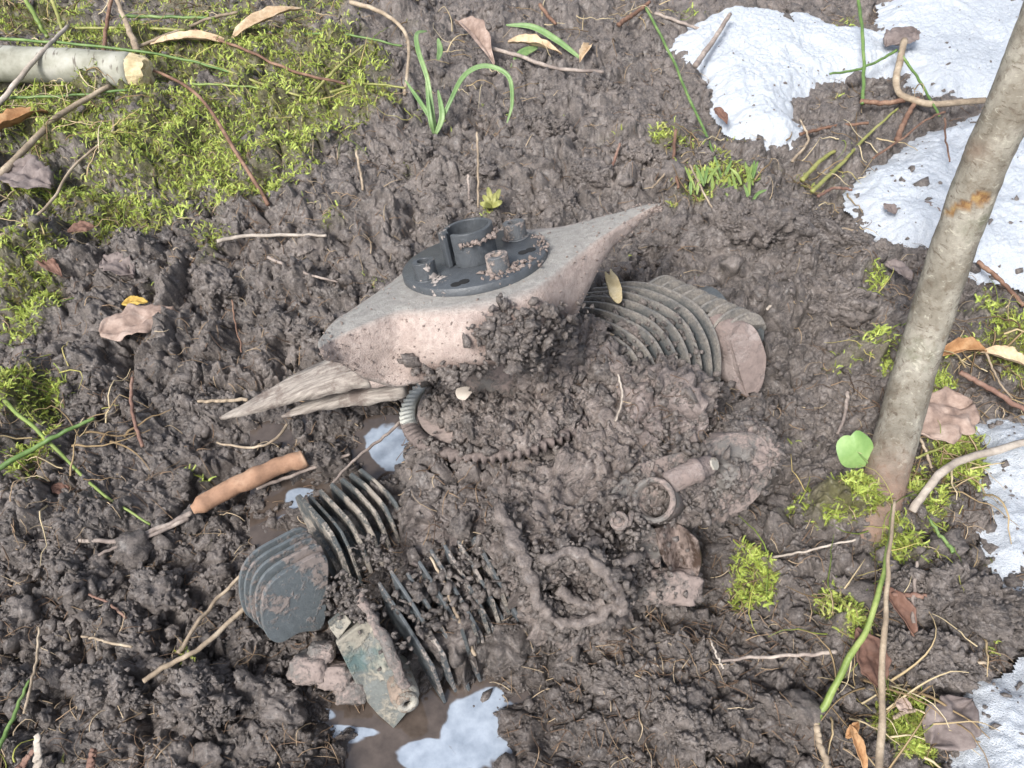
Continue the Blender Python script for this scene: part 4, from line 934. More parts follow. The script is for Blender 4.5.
def stalk(name, pts, r0, r1, mat, label, cat, group=None, lift=.004, rough=.09, flat=1.0, seg=7, lifts=None, seed=[0], fn=None):
    seed[0] += 1; px = np.array([p[0] for p in pts], float); py = np.array([p[1] for p in pts], float)
    base = hit(px, py, 0); lf = np.array(lifts if lifts is not None else [lift]*len(pts))+.003; flat = .35 if name in ('wood_splinter', 'bark_strip') else flat; 
    C_ = np.array([on_z(a, b, c[2]+l) for a, b, c, l in zip(px, py, base, lf)]); C_ = catmull(C_, max(6, int(60/len(pts))))
    t = np.linspace(0, 1, len(C_)); C_ += .0012*np.stack([perlin(t*9, t*0+seed[0]*1.7, 3), perlin(t*9, t*0+seed[0]*2.3, 4), perlin(t*9, t*0+seed[0]*3.1, 5)], 1)
    d_ = np.linalg.norm(C_-CAM, axis=1).mean(); rr = (.8 if 'grass' in name else .86 if name in ('twig', 'stalk', 'root') else 1)*(r0+(r1-r0)*t)*d_/FPX*(1+.10*perlin(t*8, t*0+seed[0], 6))
    rr = rr*(.5+.5*sstep(0, .09, t))*(1+.14*np.exp(-((t-.55)/.06)**2)) if name == 'peeled_stick' else rr
    mb = MB(); mb.add(*tube(C_, rr, seg, rough, seed[0], flat, nscale=150)); o = mb.build(name, mat); recenter(o, C_[0]); tag(o, label, cat, group); o['kind'] = 'thing'; return o, C_
TG = 'twigs lying on the mud'; GG = 'long grass stems'; SG = 'dry stalks'
ST_ = [
 ('twig', [(143,681),(170,664),(200,648),(240,612),(273,582)], 2.8, 2.6, T_TAN, 'tan twig leaning on the dark finned cylinder, longer and nearer of two', 'twig', TG, [.004,.006,.008,.014,.030]),
 ('twig', [(178,654),(192,632),(208,610),(232,584),(252,566)], 2.4, 1.8, T_TAN, 'shorter thin twig leaning to the dark finned cylinder, behind the longer tan one', 'twig', TG, [.003,.005,.006,.012,.02]),
 ('twig', [(38,541),(80,540),(120,541),(160,528),(192,512)], 2.0, 3.0, T_GREY, 'long pale grey twig running left from the broken end of the peeled stick', 'twig', TG, [.004]*5),
 ('twig', [(96,556),(120,546),(150,536),(188,518)], 1.6, 2.4, T_GREY, 'short grey side twig forking below the long one by the peeled stick', 'twig', TG, [.003]*4),
 ('twig', [(256,489),(290,476),(325,464),(350,454)], 2.2, 1.8, T_GREY, 'thin grey twig tucked along the lower side of the peeled stick', 'twig', TG, [.012]*4),
 ('twig', [(333,483),(352,462),(378,442),(400,422)], 1.5, 2.0, T_GREY, 'thin dark twig crossing the small puddle above the comb of fins', 'twig', TG, [.03,.03,.03,.03]),
 ('twig', [(217,442),(240,447),(262,446),(279,436),(287,424)], 1.2, 1.8, T_TAN, 'small curved tan rootlet hooked under the propeller splinters', 'root', TG, [.006]*5),
 ('twig', [(199,401),(222,401),(248,399)], 1.8, 2.2, T_TAN, 'short straight pale twig beside the tips of the propeller splinters', 'twig', TG, [.006]*3),
 ('twig', [(133,377),(131,398),(135,422),(143,446)], 1.8, 2.0, T_RED, 'short reddish twig standing out on open mud at left', 'twig', TG, [.008]*4),
 ('stalk', [(39,627),(37,655),(31,685),(24,713)], 1.2, 1.4, T_TAN, 'thin straw-coloured stalk near the lower left edge', 'stalk', SG, [.006]*4),
 ('tall_grass', [(-12,765),(5,735),(18,705),(30,680)], 2.6, 1.4, G_DK, 'dull green stem in the lower left corner', 'grass stem', GG, [.005]*4),
 ('wood_splinter', [(36,775),(38,755),(36,734)], 3.8, 2.4, T_ROOT, 'pale upright wood splinter at the bottom left corner', 'splinter', None, [.004,.012,.02]),
 ('bark_strip', [(14,775),(24,762),(34,750)], 3.4, 2.2, T_RED, 'reddish bark strip at the bottom left corner beside the pale splinter', 'bark strip', None, [.004,.006,.008]),
 ('bark_strip', [(90,768),(92,758),(94,750)], 3.4, 2.6, T_RED, 'short reddish bark chip at the bottom edge, left of the puddle', 'bark strip', None, [.004,.006,.006]),
 ('root', [(217,241),(240,237),(270,235),(300,235),(326,236)], 2.4, 1.6, T_ROOT, 'pale grey root lying on mud left of the hub plate', 'root', 'pale roots', [.008]*5),
 ('root', [(268,257),(288,266),(310,275),(338,282)], 2.0, 1.2, T_GREY, 'mud-covered root left of the propeller, below the pale root', 'root', 'pale roots', [.006]*4),
 ('root', [(618,374),(622,390),(621,406),(615,421)], 1.2, 1.5, T_ROOT, 'thin white rootlet hanging on the mud heap in front of the propeller', 'root', 'pale roots', [.010]*4),
 ('root', [(766,309),(780,300),(794,290)], 1.8, 1.2, T_ROOT, 'short white rootlet on mud right of the finned cylinder', 'root', 'pale roots', [.008]*3),
 ('root', [(430,557),(445,585),(455,612),(475,655)], 1.6, 2.2, T_TAN, 'muddy root lying across the buried fins', 'root', 'pale roots', [.020]*4),
 ('branch', [(912,511),(925,492),(940,474),(958,462),(990,452),(1040,438)], 3.6, 3.4, T_ROOT, 'pale bent branch right of the sapling base, reaching over the snow strip', 'branch', None, [.004,.014,.022,.026,.03,.03]),
 ('twig', [(772,558),(800,552),(828,546),(856,539)], 1.4, 1.2, T_ROOT, 'thin straight pale twig left of the sapling base', 'twig', TG, [.008]*4),
 ('twig', [(722,660),(760,657),(800,655),(836,652)], 1.6, 2.2, T_GREY, 'thin dark grey twig lying level at lower right, left of the green stem', 'twig', TG, [.005]*4),
 ('twig', [(711,640),(716,654),(723,668)], 1.0, 1.2, T_ROOT, 'tiny white twig in the mud at lower right', 'twig', TG, [.006]*3),
 ('twig', [(893,595),(915,595),(938,598)], 2.4, 2.6, T_RED, 'short reddish brown stick right of the green stem', 'twig', TG, [.012]*3),
 ('twig', [(917,562),(914,590),(913,624)], 1.6, 2.0, T_GREY, 'upright grey twig crossing the short reddish stick', 'twig', TG, [.012]*3),
 ('twig', [(955,657),(970,661),(988,664)], 1.4, 1.6, T_TAN, 'small tan twig left of the corner snow', 'twig', TG, [.008]*3),
 ('twig', [(893,718),(903,713),(915,710)], 2.0, 1.6, T_TAN, 'tiny tan stick beside the green moss tuft at bottom right', 'twig', TG, [.010]*3),
 ('branch', [(905,40),(899,66),(897,88),(912,100),(940,104),(985,100)], 3.0, 2.6, T_TAN, 'curved tan branch with a hooked end between the snow lobes', 'branch', None, [.03,.028,.024,.022,.022,.022]),
 ('twig', [(800,134),(830,127),(868,123)], 1.8, 1.6, T_BROWN, 'thin brown twig left of the curved branch between the snow lobes', 'twig', TG, [.014]*3),
 ('twig', [(860,101),(885,103),(905,100)], 2.4, 2.6, T_BROWN, 'short brown twig meeting the curved tan branch', 'twig', TG, [.018]*3),
 ('twig', [(945,118),(946,140),(950,162)], 1.0, .8, T_BROWN, 'fine dark twig hanging down over the snow', 'twig', TG, [.03]*3),
 ('twig', [(873,158),(900,140),(930,118),(945,112)], 1.2, 1.0, T_BROWN, 'fine dark twig slanting over the snow beside the sapling', 'twig', TG, [.03]*4),
 ('stalk', [(897,140),(906,118),(918,98)], 3.0, 2.2, T_BROWN, 'thick brown stalk slanting below the curved tan branch', 'stalk', SG, [.012,.014,.02]),
 ('stalk', [(812,192),(840,165),(868,135),(898,108)], 2.2, 1.2, G_YL, 'yellow-green stalk slanting up between the snow lobes', 'grass stem', GG, [.010,.012,.014,.016]),
 ('stalk', [(802,180),(822,160),(845,144)], 2.6, 1.8, G_YL, 'short thick yellowing stalk left of the snow', 'grass stem', GG, [.008,.010,.012]),
 ('stalk', [(792,162),(808,140),(800,120)], 1.6, 1.0, T_TAN, 'thin straw bent beside the left snow lobe', 'stalk', SG, [.01,.016,.02]),
 ('stalk', [(818,196),(835,188),(852,190)], 1.8, 1.4, T_RED, 'short reddish stalk below the dead grass between snow lobes', 'stalk', SG, [.008,.010,.008]),
 ('stalk', [(862,232),(840,228),(826,222)], 1.6, 1.4, T_TAN, 'short tan stalk below the left snow edge', 'stalk', SG, [.006,.008,.006]),
 ('twig', [(695,66),(712,42),(730,14)], 3.2, 2.2, T_GREY, 'grey stick crossing the left end of the snow', 'twig', TG, [.022,.026,.03]),
 ('twig', [(655,13),(685,24),(710,32)], 1.8, 1.4, T_GREY, 'dark twig at the top edge just left of the snow', 'twig', TG, [.012]*3),
 ('twig', [(618,25),(634,14),(650,2)], 2.6, 1.8, T_BROWN, 'brown stick at the top edge, left of the snow', 'twig', TG, [.012]*3),
 ('tall_grass', [(646,8),(662,38),(676,68),(690,100),(712,150),(728,196)], 1.8, 1.4, G_DK, 'long green stem slanting down from the top towards the small grass tuft', 'grass stem', GG, [.02,.022,.022,.022,.018,.006]),
 ('tall_grass', [(857,-10),(862,30),(864,70),(862,104)], 1.8, 1.8, G_DK, 'upright green stem in front of the upper snow', 'grass stem', GG, [.05,.04,.03,.016]),
 ('tall_grass', [(830,74),(856,70),(880,60),(897,50)], 1.2, 1.6, G_DK, 'short green blade lying over the snow beside the curved branch', 'grass stem', GG, [.028]*4),
 ('tall_grass', [(899,52),(918,78),(940,116)], 1.6, 1.2, G_DK, 'dark green blade slanting down from the hooked branch', 'grass stem', GG, [.03,.028,.02]),
 ('stalk', [(690,165),(702,190),(716,215)], 1.2, 1.0, T_TAN, 'thin straw crossing the small grass tuft behind the propeller tip', 'stalk', SG, [.014,.012,.008]),
 ('stalk', [(652,188),(668,172),(690,158)], 1.2, 1.2, T_TAN, 'tan stalk left of the small grass tuft behind the propeller tip', 'stalk', SG, [.012]*3),
 ('stalk', [(676,130),(674,160),(678,188)], 2.0, 1.4, T_BROWN, 'short brown stalk standing behind the propeller tip', 'stalk', SG, [.02,.014,.008]),
 ('tall_grass', [(894,505),(886,560),(873,612),(845,668),(816,722)], 2.0, 4.2, G_BR, 'bright green thick stem at lower right, bent at its foot', 'grass stem', GG, [.05,.045,.04,.03,.012]),
 ('stalk', [(816,722),(820,745),(832,775)], 3.4, 3.0, T_TAN, 'tan dried lower end below the bright green stem', 'stalk', SG, [.012,.012,.016]),
 ('stalk', [(894,500),(889,560),(885,620),(882,690),(879,775)], 1.6, 3.8, T_TAN, 'long straight straw-coloured stem in front of the green one at lower right', 'stalk', SG, [.055,.055,.055,.05,.05]),
 ('tall_grass', [(930,520),(940,535),(953,552)], 1.6, 2.2, G_DK, 'short bright green blade below the pale bent branch', 'grass stem', GG, [.012]*3),
 ('tall_grass', [(-10,388),(30,424),(62,455),(100,492),(150,524)], 2.6, 1.2, G_BR, 'long green stem slanting down across the mud from the left edge', 'grass stem', GG, [.02,.018,.015,.012,.006]),
 ('tall_grass', [(-10,474),(30,450),(62,433),(94,417)], 3.2, 1.8, G_DK, 'thick green blade crossing over the long stem at the left edge', 'grass stem', GG, [.02,.022,.024,.024]),
 ('stalk', [(356,150),(360,170),(363,190)], 1.6, 1.4, T_TAN, 'short pale stalk standing at the lower right border of the moss', 'stalk', SG, [.012,.010,.006]),
 ('stalk', [(477,132),(478,165),(478,208)], 1.4, 1.2, T_TAN, 'thin upright straw standing behind the hub tube', 'stalk', SG, [.04,.03,.008]),
 ('stalk', [(468,175),(469,188),(469,200)], 1.6, 1.4, T_GREY, 'short grey stub standing left of the upright straw', 'stalk', SG, [.014,.010,.006]),
 ('twig', [(484,47),(520,56),(555,68),(604,72)], 2.4, 1.8, T_GREY, 'dark grey twig at the top centre below the curled tan leaf', 'twig', TG, [.012]*4),
 ('twig', [(120,60),(165,75),(200,98),(236,152),(268,205)], 1.6, 2.0, T_BROWN, 'dark bent twig lying down across the middle of the moss', 'twig', TG, [.012,.014,.016,.016,.008]),
 ('twig', [(195,30),(250,52),(290,70),(345,84)], 1.6, 1.4, T_BROWN, 'long dark twig crossing the upper moss', 'twig', TG, [.016]*4),
 ('stalk', [(-10,186),(22,152),(60,115),(110,86)], 3.6, 2.4, T_TAN, 'thick straw-coloured stalk slanting up under the birch log', 'stalk', SG, [.012,.016,.018,.016]),
 ('stalk', [(-8,112),(18,80),(42,52),(68,26)], 2.6, 1.8, T_ROOT, 'grey-white stalk leaning over the birch log', 'stalk', SG, [.01,.03,.045,.04]),
 ('stalk', [(-10,241),(30,220),(55,196),(72,168),(110,135),(114,118)], 1.6, 1.2, T_TAN, 'long thin tan stalk curving below the purple leaf', 'stalk', SG, [.01,.012,.014,.014,.014,.010]),
 ('stalk', [(138,52),(128,28),(114,-8)], 3.4, 2.0, T_TAN, 'broad straw behind the broken end of the birch log', 'stalk', SG, [.015,.03,.04]),
 ('stalk', [(104,52),(107,22),(112,-6)], 2.0, 1.6, T_BROWN, 'brown upright stalk behind the birch log', 'stalk', SG, [.02,.03,.04]),
 ('stalk', [(135,48),(170,34),(205,20),(238,12)], 1.6, 1.4, T_TAN, 'thin straw running right from the birch log end', 'stalk', SG, [.014]*4),
 ('tall_grass', [(-10,38),(60,43),(130,50),(195,62),(230,72)], 1.6, 1.2, G_DK, 'long green stem lying over the birch log', 'grass stem', GG, [.035,.04,.035,.018,.012]),
 ('tall_grass', [(120,16),(160,17),(215,18)], 1.8, 1.6, G_DK, 'straight green stem near the top, right of the birch log', 'grass stem', GG, [.014]*3),
 ('tall_grass', [(75,28),(130,28),(185,30)], 1.4, 1.4, G_YL, 'yellowing stem just below the straight green one near the top left', 'grass stem', GG, [.014]*3),
 ('tall_grass', [(190,60),(225,70),(262,84),(300,96)], 1.6, 1.2, G_YL, 'yellow-green stem in the middle of the moss', 'grass stem', GG, [.012]*4),
 ('tall_grass', [(192,84),(240,86),(285,92)], 1.4, 1.0, G_BR, 'bright stem lying level in the moss below the yellow-green one', 'grass stem', GG, [.012]*3),
 ('tall_grass', [(288,36),(340,34),(402,46)], 1.4, 1.2, G_DK, 'thin green stem lying level above the right part of the moss', 'grass stem', GG, [.014]*3),
 ('tall_grass', [(312,94),(335,70),(364,45)], 1.8, 1.4, G_YL, 'yellow-green stem slanting up at the right of the moss', 'grass stem', GG, [.010,.016,.016]),
 ('tall_grass', [(330,92),(365,84),(405,88)], 1.6, 1.2, G_YL, 'yellow-green stem lying level right of the moss, left of the seedling', 'grass stem', GG, [.012]*3),
 ('tall_grass', [(22,-8),(36,18),(48,38)], 2.4, 2.0, G_BR, 'broad green blade in the top left corner', 'grass stem', GG, [.04,.03,.01]),
 ('tall_grass', [(50,-8),(58,16),(66,40)], 2.0, 1.8, G_YL, 'yellow-green blade standing second from the top left corner', 'grass stem', GG, [.04,.03,.01]),
 ('tall_grass', [(10,98),(60,96),(128,90)], 1.6, 1.2, G_DK, 'green stem lying level just below the birch log', 'grass stem', GG, [.012]*3),
 ('stalk', [(960,372),(985,386),(1028,412)], 2.8, 2.6, T_RED, 'reddish brown stalk below the orange curled leaf at the right edge', 'stalk', SG, [.012]*3),
 ('stalk', [(985,350),(998,380),(1012,398)], 1.2, 1.0, T_TAN, 'thin straw crossing the reddish stalk at the right edge', 'stalk', SG, [.02,.016,.01]),
 ('stalk', [(914,434),(922,442),(932,468)], 1.6, 1.4, T_TAN, 'short straw right behind the sapling, under the pinkish leaf', 'stalk', SG, [.01,.012,.008]),
 ('tall_grass', [(916,458),(935,450),(952,443)], 1.4, 1.0, G_YL, 'thin yellow-green blade between sapling and snow strip', 'grass stem', GG, [.012]*3),
 ('twig', [(848,392),(846,410),(838,434)], 2.2, 1.6, T_GREY, 'short grey twig left of the sapling, above the round green leaf', 'twig', TG, [.010]*3),
 ('twig', [(978,262),(1000,280),(1024,306)], 2.4, 2.0, T_BROWN, 'brown twig under the snow right of the sapling', 'twig', TG, [.012]*3),
 ('twig', [(82,636),(100,640),(132,647)], 1.2, 1.4, T_TAN, 'thin tan twig on the mud at lower left', 'twig', TG, [.006]*3),
 ('twig', [(90,595),(108,603),(126,617)], 1.2, 1.4, T_RED, 'thin reddish twig above the tan one at lower left', 'twig', TG, [.006]*3),
 ('stalk', [(540,5),(548,16),(556,24)], 2.2, 1.6, T_BROWN, 'short brown stalk at the top edge, centre', 'stalk', SG, [.01,.012,.01]),
 ('twig', [(612,166),(616,156),(620,144)], 1.8, 1.4, T_RED, 'tiny reddish stub standing behind the propeller blade', 'twig', TG, [.006,.012,.016]),
 ('twig', [(232,300),(236,325),(242,352)], .9, .8, T_BROWN, 'hair-thin dark stem standing on mud left of the propeller', 'twig', TG, [.008]*3),
 ('stalk', [(350,2),(385,14),(408,40),(405,95)], 2.6, 1.6, T_TAN, 'dry brown stalk hanging from the top left of the seedling', 'stalk', SG, [.02,.022,.02,.008]),
]
for nm, pts, r0, r1, mat, lab, cat, grp, lf in ST_: stalk(nm, pts, r0, r1, mat, lab, cat, grp, lifts=lf)
# peeled orange stick, thick
o, C_ = stalk('peeled_stick', [(192,510),(220,494),(248,480),(280,466),(305,458)], 8.5, 8.5, T_PEEL, 'thick orange-brown peeled stick pointing at the broken propeller', 'stick', lifts=[.012,.014,.016,.016,.016], rough=.03, seg=20)
# birch log at top left
BIRCH = M('birch_bark', .7, .35); n1 = BIRCH.noise(30, 6, .6); mpn = BIRCH.n('ShaderNodeMapping'); mpn.inputs['Scale'].default_value = (1, .25, .25); BIRCH.l(BIRCH.tc, mpn.inputs[0]); n2 = BIRCH.noise(140, 4, .6, vec=mpn.outputs[0])
c_ = BIRCH.ramp(n1, [(.3, srgb(114, 112, 98)), (.5, srgb(144, 143, 130)), (.7, srgb(168, 166, 156))]); BIRCH.col(BIRCH.mix(BIRCH.rng(n2, .60, .68, 0, .8), c_, srgb(78, 70, 60))); BIRCH.bump(n2, .001, .7); BIRCH = BIRCH.m
FRESH = barkmat('fresh_wood', srgb(150, 134, 100), srgb(184, 168, 132), srgb(202, 190, 160), 60)
lroot = bpy.data.objects.new('birch_log', None); COL.objects.link(lroot)
L0, L1, L2 = Z(-60, 62, .050), Z(60, 66, .050), Z(133, 71, .050)
lroot.location = L2; bpy.context.view_layer.update(); tag(lroot, 'pale grey birch log with splintered end lying on moss at top left', 'log')
rl = 15*np.linalg.norm(L2-CAM)/FPX*.96
mb = MB(); mb.add(*tube(catmull([L0+(L0-L1)*.6, L0, L1, L2], 12), [rl*1.05]*12+[rl]*25, 28, .05, 3, nscale=40)); mb.build('bark', BIRCH, lroot)
mb = MB(); V, F = tube(np.array([L2-(L2-L1)*.05, L2+(L2-L1)*.02, L2+(L2-L1)*.12, L2+(L2-L1)*.20, L2+(L2-L1)*.205]), [rl*.93, rl*.95, rl*.9, rl*.72, rl*.3], 26, .10, 4, nscale=70)
ang_n = perlin3(V*160, 6); V = V+(L2-L1)[None]/np.linalg.norm(L2-L1)*(ang_n*.006*(np.arange(len(V)) >= 52))[:, None]; mb.add(V, F); mb.build('broken_end', FRESH, lroot, smooth=False)

# ---------------------------------------------------------------- leaning sapling
b0 = hit(878, 508)
def at_depth(px, py, dep): return CAM+dep*(((px-512)/FPX)*RR-((py-384)/FPX)*UU-TT)
b0 = b0+np.array([0, 0, -.004]); t1 = at_depth(1048, 12, .60)
dirn = (t1-b0); P_ = [b0-dirn*.04, b0, at_depth(918, 359, .735), at_depth(970, 200, .672), t1, b0+dirn*1.8, b0+dirn*2.9]
C_ = catmull(P_, 40); t = np.linspace(0, 1, len(C_)); R_ = .0200*(1-.10*t)+.003*np.exp(-(t/.05)**2)
V, F = tube(C_, R_, 48, .05, 2, nscale=26)
cc = np.repeat(C_, 48, axis=0); nd = (V-cc)/np.linalg.norm(V-cc, axis=1, keepdims=True)
vx, vy = pix(V); fc = (nd*(CAM-V)).sum(1) > 0
scar = np.where(fc, blob(vx, vy, [(962, 206, 14, 6, 1.0), (982, 199, 12, 9, 1.1), (950, 212, 8, 5, .8)]), 0); scar = sstep(.38, .52, scar+.25*perlin3(V*110, 4))
knot = np.where(fc, blob(vx, vy, [(976, 150, 15, 11, 1)]), 0)
hgt = (V-b0)@dirn/(dirn@dirn)
V = V+nd*(-.0022*scar+.0015*np.sin(knot*6)*knot-.0011*np.abs(fbm3(V*np.array([90, 90, 45]), 5, 4)))[:, None]
tm = M('sapling_bark', .75, .3); n1 = tm.noise(22, 6, .6); n2 = tm.noise(120, 7, .7); n3 = tm.noise(600, 4)
c = tm.ramp(n1, [(.30, srgb(86, 80, 70)), (.45, srgb(118, 112, 100)), (.58, srgb(144, 139, 127)), (.72, srgb(100, 99, 82))])
mpb = tm.n('ShaderNodeMapping'); mpb.inputs['Scale'].default_value = (1, 1, 2.6); tm.l(tm.tc, mpb.inputs[0]); n4 = tm.noise(95, 6, .7, .8, vec=mpb.outputs[0]); c = tm.mix(tm.rng(n2, .5, .68, 0, .7), c, srgb(88, 76, 62)); c = tm.mix(tm.rng(n4, .56, .66, 0, .75), c, srgb(74, 62, 50)); c = tm.mix(tm.rng(n4, .42, .34, 0, .5), c, srgb(180, 176, 160)); c = tm.mix(tm.math('MULTIPLY', tm.attr('low'), tm.rng(n1, .3, .7, .4, 1)), c, tm.ramp(n2, [(.35, srgb(104, 78, 64)), (.65, srgb(142, 112, 95))]))
c = tm.mix(tm.math('MULTIPLY', tm.attr('knot'), .6), c, srgb(92, 66, 48)); c = tm.mix(tm.attr('scar'), c, tm.ramp(n2, [(.35, srgb(74, 54, 38)), (.5, srgb(120, 90, 58)), (.7, srgb(154, 132, 84))])); tm.col(c)
b_ = tm.bump(n2, .0016, .9); tm.bump(n3, .0006, .6, b_)
me = mesh_np('sapling_trunk', V, np.array([f for f in F if len(f) == 4]), {'scar': scar, 'knot': knot, 'low': sstep(.17, .05, hgt)*.9})
tr = link('trunk', me, tm.m); sroot = bpy.data.objects.new('sapling', None); COL.objects.link(sroot); sroot.location = b0; bpy.context.view_layer.update()
tr.parent = sroot; tr.matrix_parent_inverse = Mat_T(-Vector(b0)); tag(sroot, 'leaning sapling trunk with an orange bark scar, rising from moss at right', 'tree')

# ---------------------------------------------------------------- leaves
def leafmat(name, a, b, c, rough=.7, scale=60):
    m = M(name, rough, .35); n1 = m.noise(scale, 6, .65); n2 = m.noise(scale*6, 5, .6); k = m.ramp(n1, [(.3, a), (.5, b), (.7, c)]); k = m.mix(m.rng(n2, .45, .75, 0, .35), k, a)
    k = m.mix(m.math('MULTIPLY', m.attr('vein'), .45), k, a); m.col(k); m.bump(n2, .0005, .8); return m.m
def leaf(name, a, b, wpx, mat, label, cat='leaf', group='fallen leaves', lift=.010, curl=.3, wave=.14, lobes=0, seed=1, fold=.14, la=None, lb=None):
    A_ = hit(a[0], a[1]); B_ = hit(b[0], b[1]); A_ = on_z(a[0], a[1], A_[2]+(lift if la is None else la)); B_ = on_z(b[0], b[1], B_[2]+(lift if lb is None else lb))
    ax = B_-A_; Ln = np.linalg.norm(ax); ax /= Ln; sd = np.cross(ax, [0, 0, 1]); sd /= np.linalg.norm(sd); up = np.cross(sd, ax); Wd = wpx*np.linalg.norm(A_-CAM)/FPX
    n, k = 30, 17; u = np.linspace(0, 1, n); v_ = np.linspace(-1, 1, k); U2, V2 = np.meshgrid(u, v_, indexing='ij')
    prof = np.sin(np.pi*np.clip(U2, .015, .985)**.85)**.75*(1+.22*np.abs(np.sin(U2*math.pi*lobes)) if lobes else 1)*(1+.18*perlin(U2*9, V2*0+seed*3.3+np.sign(V2)*5, 3))
    hz = curl*Ln*.35*(U2*(1-U2)*4*.5-.1)+fold*np.abs(V2)*Wd*prof+wave*Wd*fbm(U2*3+seed, V2*1.5+seed*2, 7, 3)
    G = A_+ax*(U2*Ln)[..., None]+sd*(V2*prof*Wd*.5)[..., None]+up*hz[..., None]; ve = np.exp(-(V2/.06)**2)+.7*np.exp(-(((U2*7+np.abs(V2)*1.6) % 1-.5)/.09)**2)
    idx = np.arange(n*k).reshape(n, k); F = np.stack([idx[:-1, :-1].ravel(), idx[1:, :-1].ravel(), idx[1:, 1:].ravel(), idx[:-1, 1:].ravel()], 1)
    o = link(name, mesh_np(name, G.reshape(-1, 3)-A_, F, {'vein': ve.ravel()}), mat); o.location = A_
    so_ = o.modifiers.new('thickness', 'SOLIDIFY'); so_.thickness = .0005; tag(o, label, cat, group); return o
L_PINK = leafmat('leaf_pinkish', srgb(112, 94, 84), srgb(148, 128, 116), srgb(172, 154, 142)); L_GREY = leafmat('leaf_grey', srgb(84, 75, 72), srgb(112, 101, 97), srgb(134, 123, 118))
L_ORG = leafmat('leaf_orange', srgb(128, 92, 60), srgb(162, 122, 84), srgb(182, 148, 110)); L_TAN = leafmat('leaf_tan', srgb(150, 126, 98), srgb(186, 162, 132), srgb(208, 190, 160))
L_BRN = leafmat('leaf_brown', srgb(78, 56, 46), srgb(106, 78, 66), srgb(128, 98, 84)); L_YEL = leafmat('leaf_yellow', srgb(130, 100, 44), srgb(176, 146, 70), srgb(196, 172, 100)); L_GRN = leafmat('leaf_green', srgb(96, 128, 70), srgb(118, 148, 86), srgb(140, 166, 106), .45, 30)
leaf('leaf', (100,334), (174,308), 34, L_PINK, 'wavy pinkish-grey fallen leaf on open mud at left', lift=.012, lobes=3, seed=1, curl=.05, wave=.12, fold=.08)
leaf('leaf', (122,304), (148,302), 12, L_YEL, 'small yellow-brown leaf scrap just above the wavy pinkish leaf', lift=.010, seed=2)
leaf('leaf', (4,172), (52,186), 34, L_GREY, 'grey-purple flat leaf at the left edge below the birch log', lift=.014, seed=3, lobes=2)
leaf('leaf', (104,258), (134,276), 22, L_GREY, 'crumpled grey-brown leaf below the moss at left', lift=.010, seed=4, lobes=3, wave=.2)
leaf('leaf', (38,256), (62,276), 12, L_BRN, 'small rolled dark brown leaf near the left edge below the moss', lift=.010, seed=5, curl=.6)
leaf('leaf', (68,232), (94,226), 14, L_BRN, 'small dark brown leaf at the lower border of the moss', lift=.010, seed=6)
leaf('leaf', (-10,138), (48,112), 15, L_ORG, 'orange folded leaf strip at the left edge under the birch log', lift=.014, seed=7, fold=.6)
leaf('leaf', (456,22), (494,64), 17, L_PINK, 'long folded tan leaf right of the seedling at the top', lift=.014, seed=8, fold=.6, curl=.5)
leaf('leaf', (508,42), (562,54), 12, L_TAN, 'narrow pale leaf strip at top centre above the grey twig', lift=.012, seed=9, fold=.5)
leaf('leaf', (580,62), (592,44), 9, L_TAN, 'small curled tan leaf at the end of the grey twig at top centre', lift=.012, seed=10, fold=.6)
leaf('leaf', (912,432), (974,404), 46, L_PINK, 'large pinkish brown crumpled leaf behind the sapling base', lift=.016, lobes=2, seed=11, curl=.1, wave=.15)
leaf('leaf', (936,356), (988,352), 14, L_ORG, 'orange-tan curled leaf strip right of the sapling', lift=.020, seed=12, fold=.7, curl=.6)
leaf('leaf', (980,352), (1032,370), 13, L_TAN, 'pale tan curled leaf strip running off the right edge', lift=.020, seed=13, fold=.6, curl=.3)
leaf('leaf', (856,628), (882,690), 30, L_BRN, 'dark reddish brown leaf behind the crossing stems at lower right', lift=.010, seed=14, curl=.2, la=.03, lb=.008)
leaf('leaf', (880,586), (916,640), 16, L_BRN, 'narrow dark brown curled leaf below the short reddish stick', lift=.010, seed=15, fold=.7)
leaf('leaf', (148,44), (232,42), 12, L_TAN, 'pale tan leaf strip right of the birch log end', lift=.014, seed=16, fold=.4)
leaf('leaf', (232,38), (302,8), 15, L_TAN, 'long pale leaf strip slanting up at the top left of centre', lift=.014, seed=17, fold=.4)
leaf('leaf', (895,700), (912,712), 12, L_PINK, 'tiny pinkish leaf scrap beside the bottom right moss tuft', lift=.012, seed=18)
leaf('leaf', (850,725), (866,775), 9, L_ORG, 'narrow orange dried blade at the bottom edge, right of the green stem foot', lift=.014, seed=19, fold=.5)
leaf('leaf', (846,738), (858,722), 8, L_ORG, 'short orange leaf scrap at the foot of the green stem', lift=.012, seed=20, fold=.5)
leaf('leaf', (930,745), (972,700), 34, L_GREY, 'dull brown leaf between the bottom right moss and the corner snow', lift=.008, seed=21, lobes=2)
leaf('leaf', (166,484), (172,494), 10, L_BRN, 'shiny dark brown seed husk on the mud left of the peeled stick', lift=.008, seed=22) if False else None
leaf('leaf', (52,486), (72,494), 11, L_BRN, 'small dark reddish leaf below the crossing green stems', lift=.008, seed=23)
leaf('leaf', (886,46), (918,30), 26, L_GREY, 'dark grey-brown leaf lying on the upper snow', lift=.024, seed=24, wave=.12, fold=.1)
leaf('leaf', (895,214), (884,204), 12, L_GREY, 'small dark leaf fragment lying on snow left of the sapling', lift=.022, seed=25)
leaf('leaf', (920,204), (942,214), 13, L_GREY, 'dark leaf fragment on snow touching the sapling', lift=.022, seed=26)
leaf('leaf', (886,262), (912,280), 18, L_GREY, 'muddy grey leaf at the lower edge of the large snow sheet', lift=.014, seed=27)
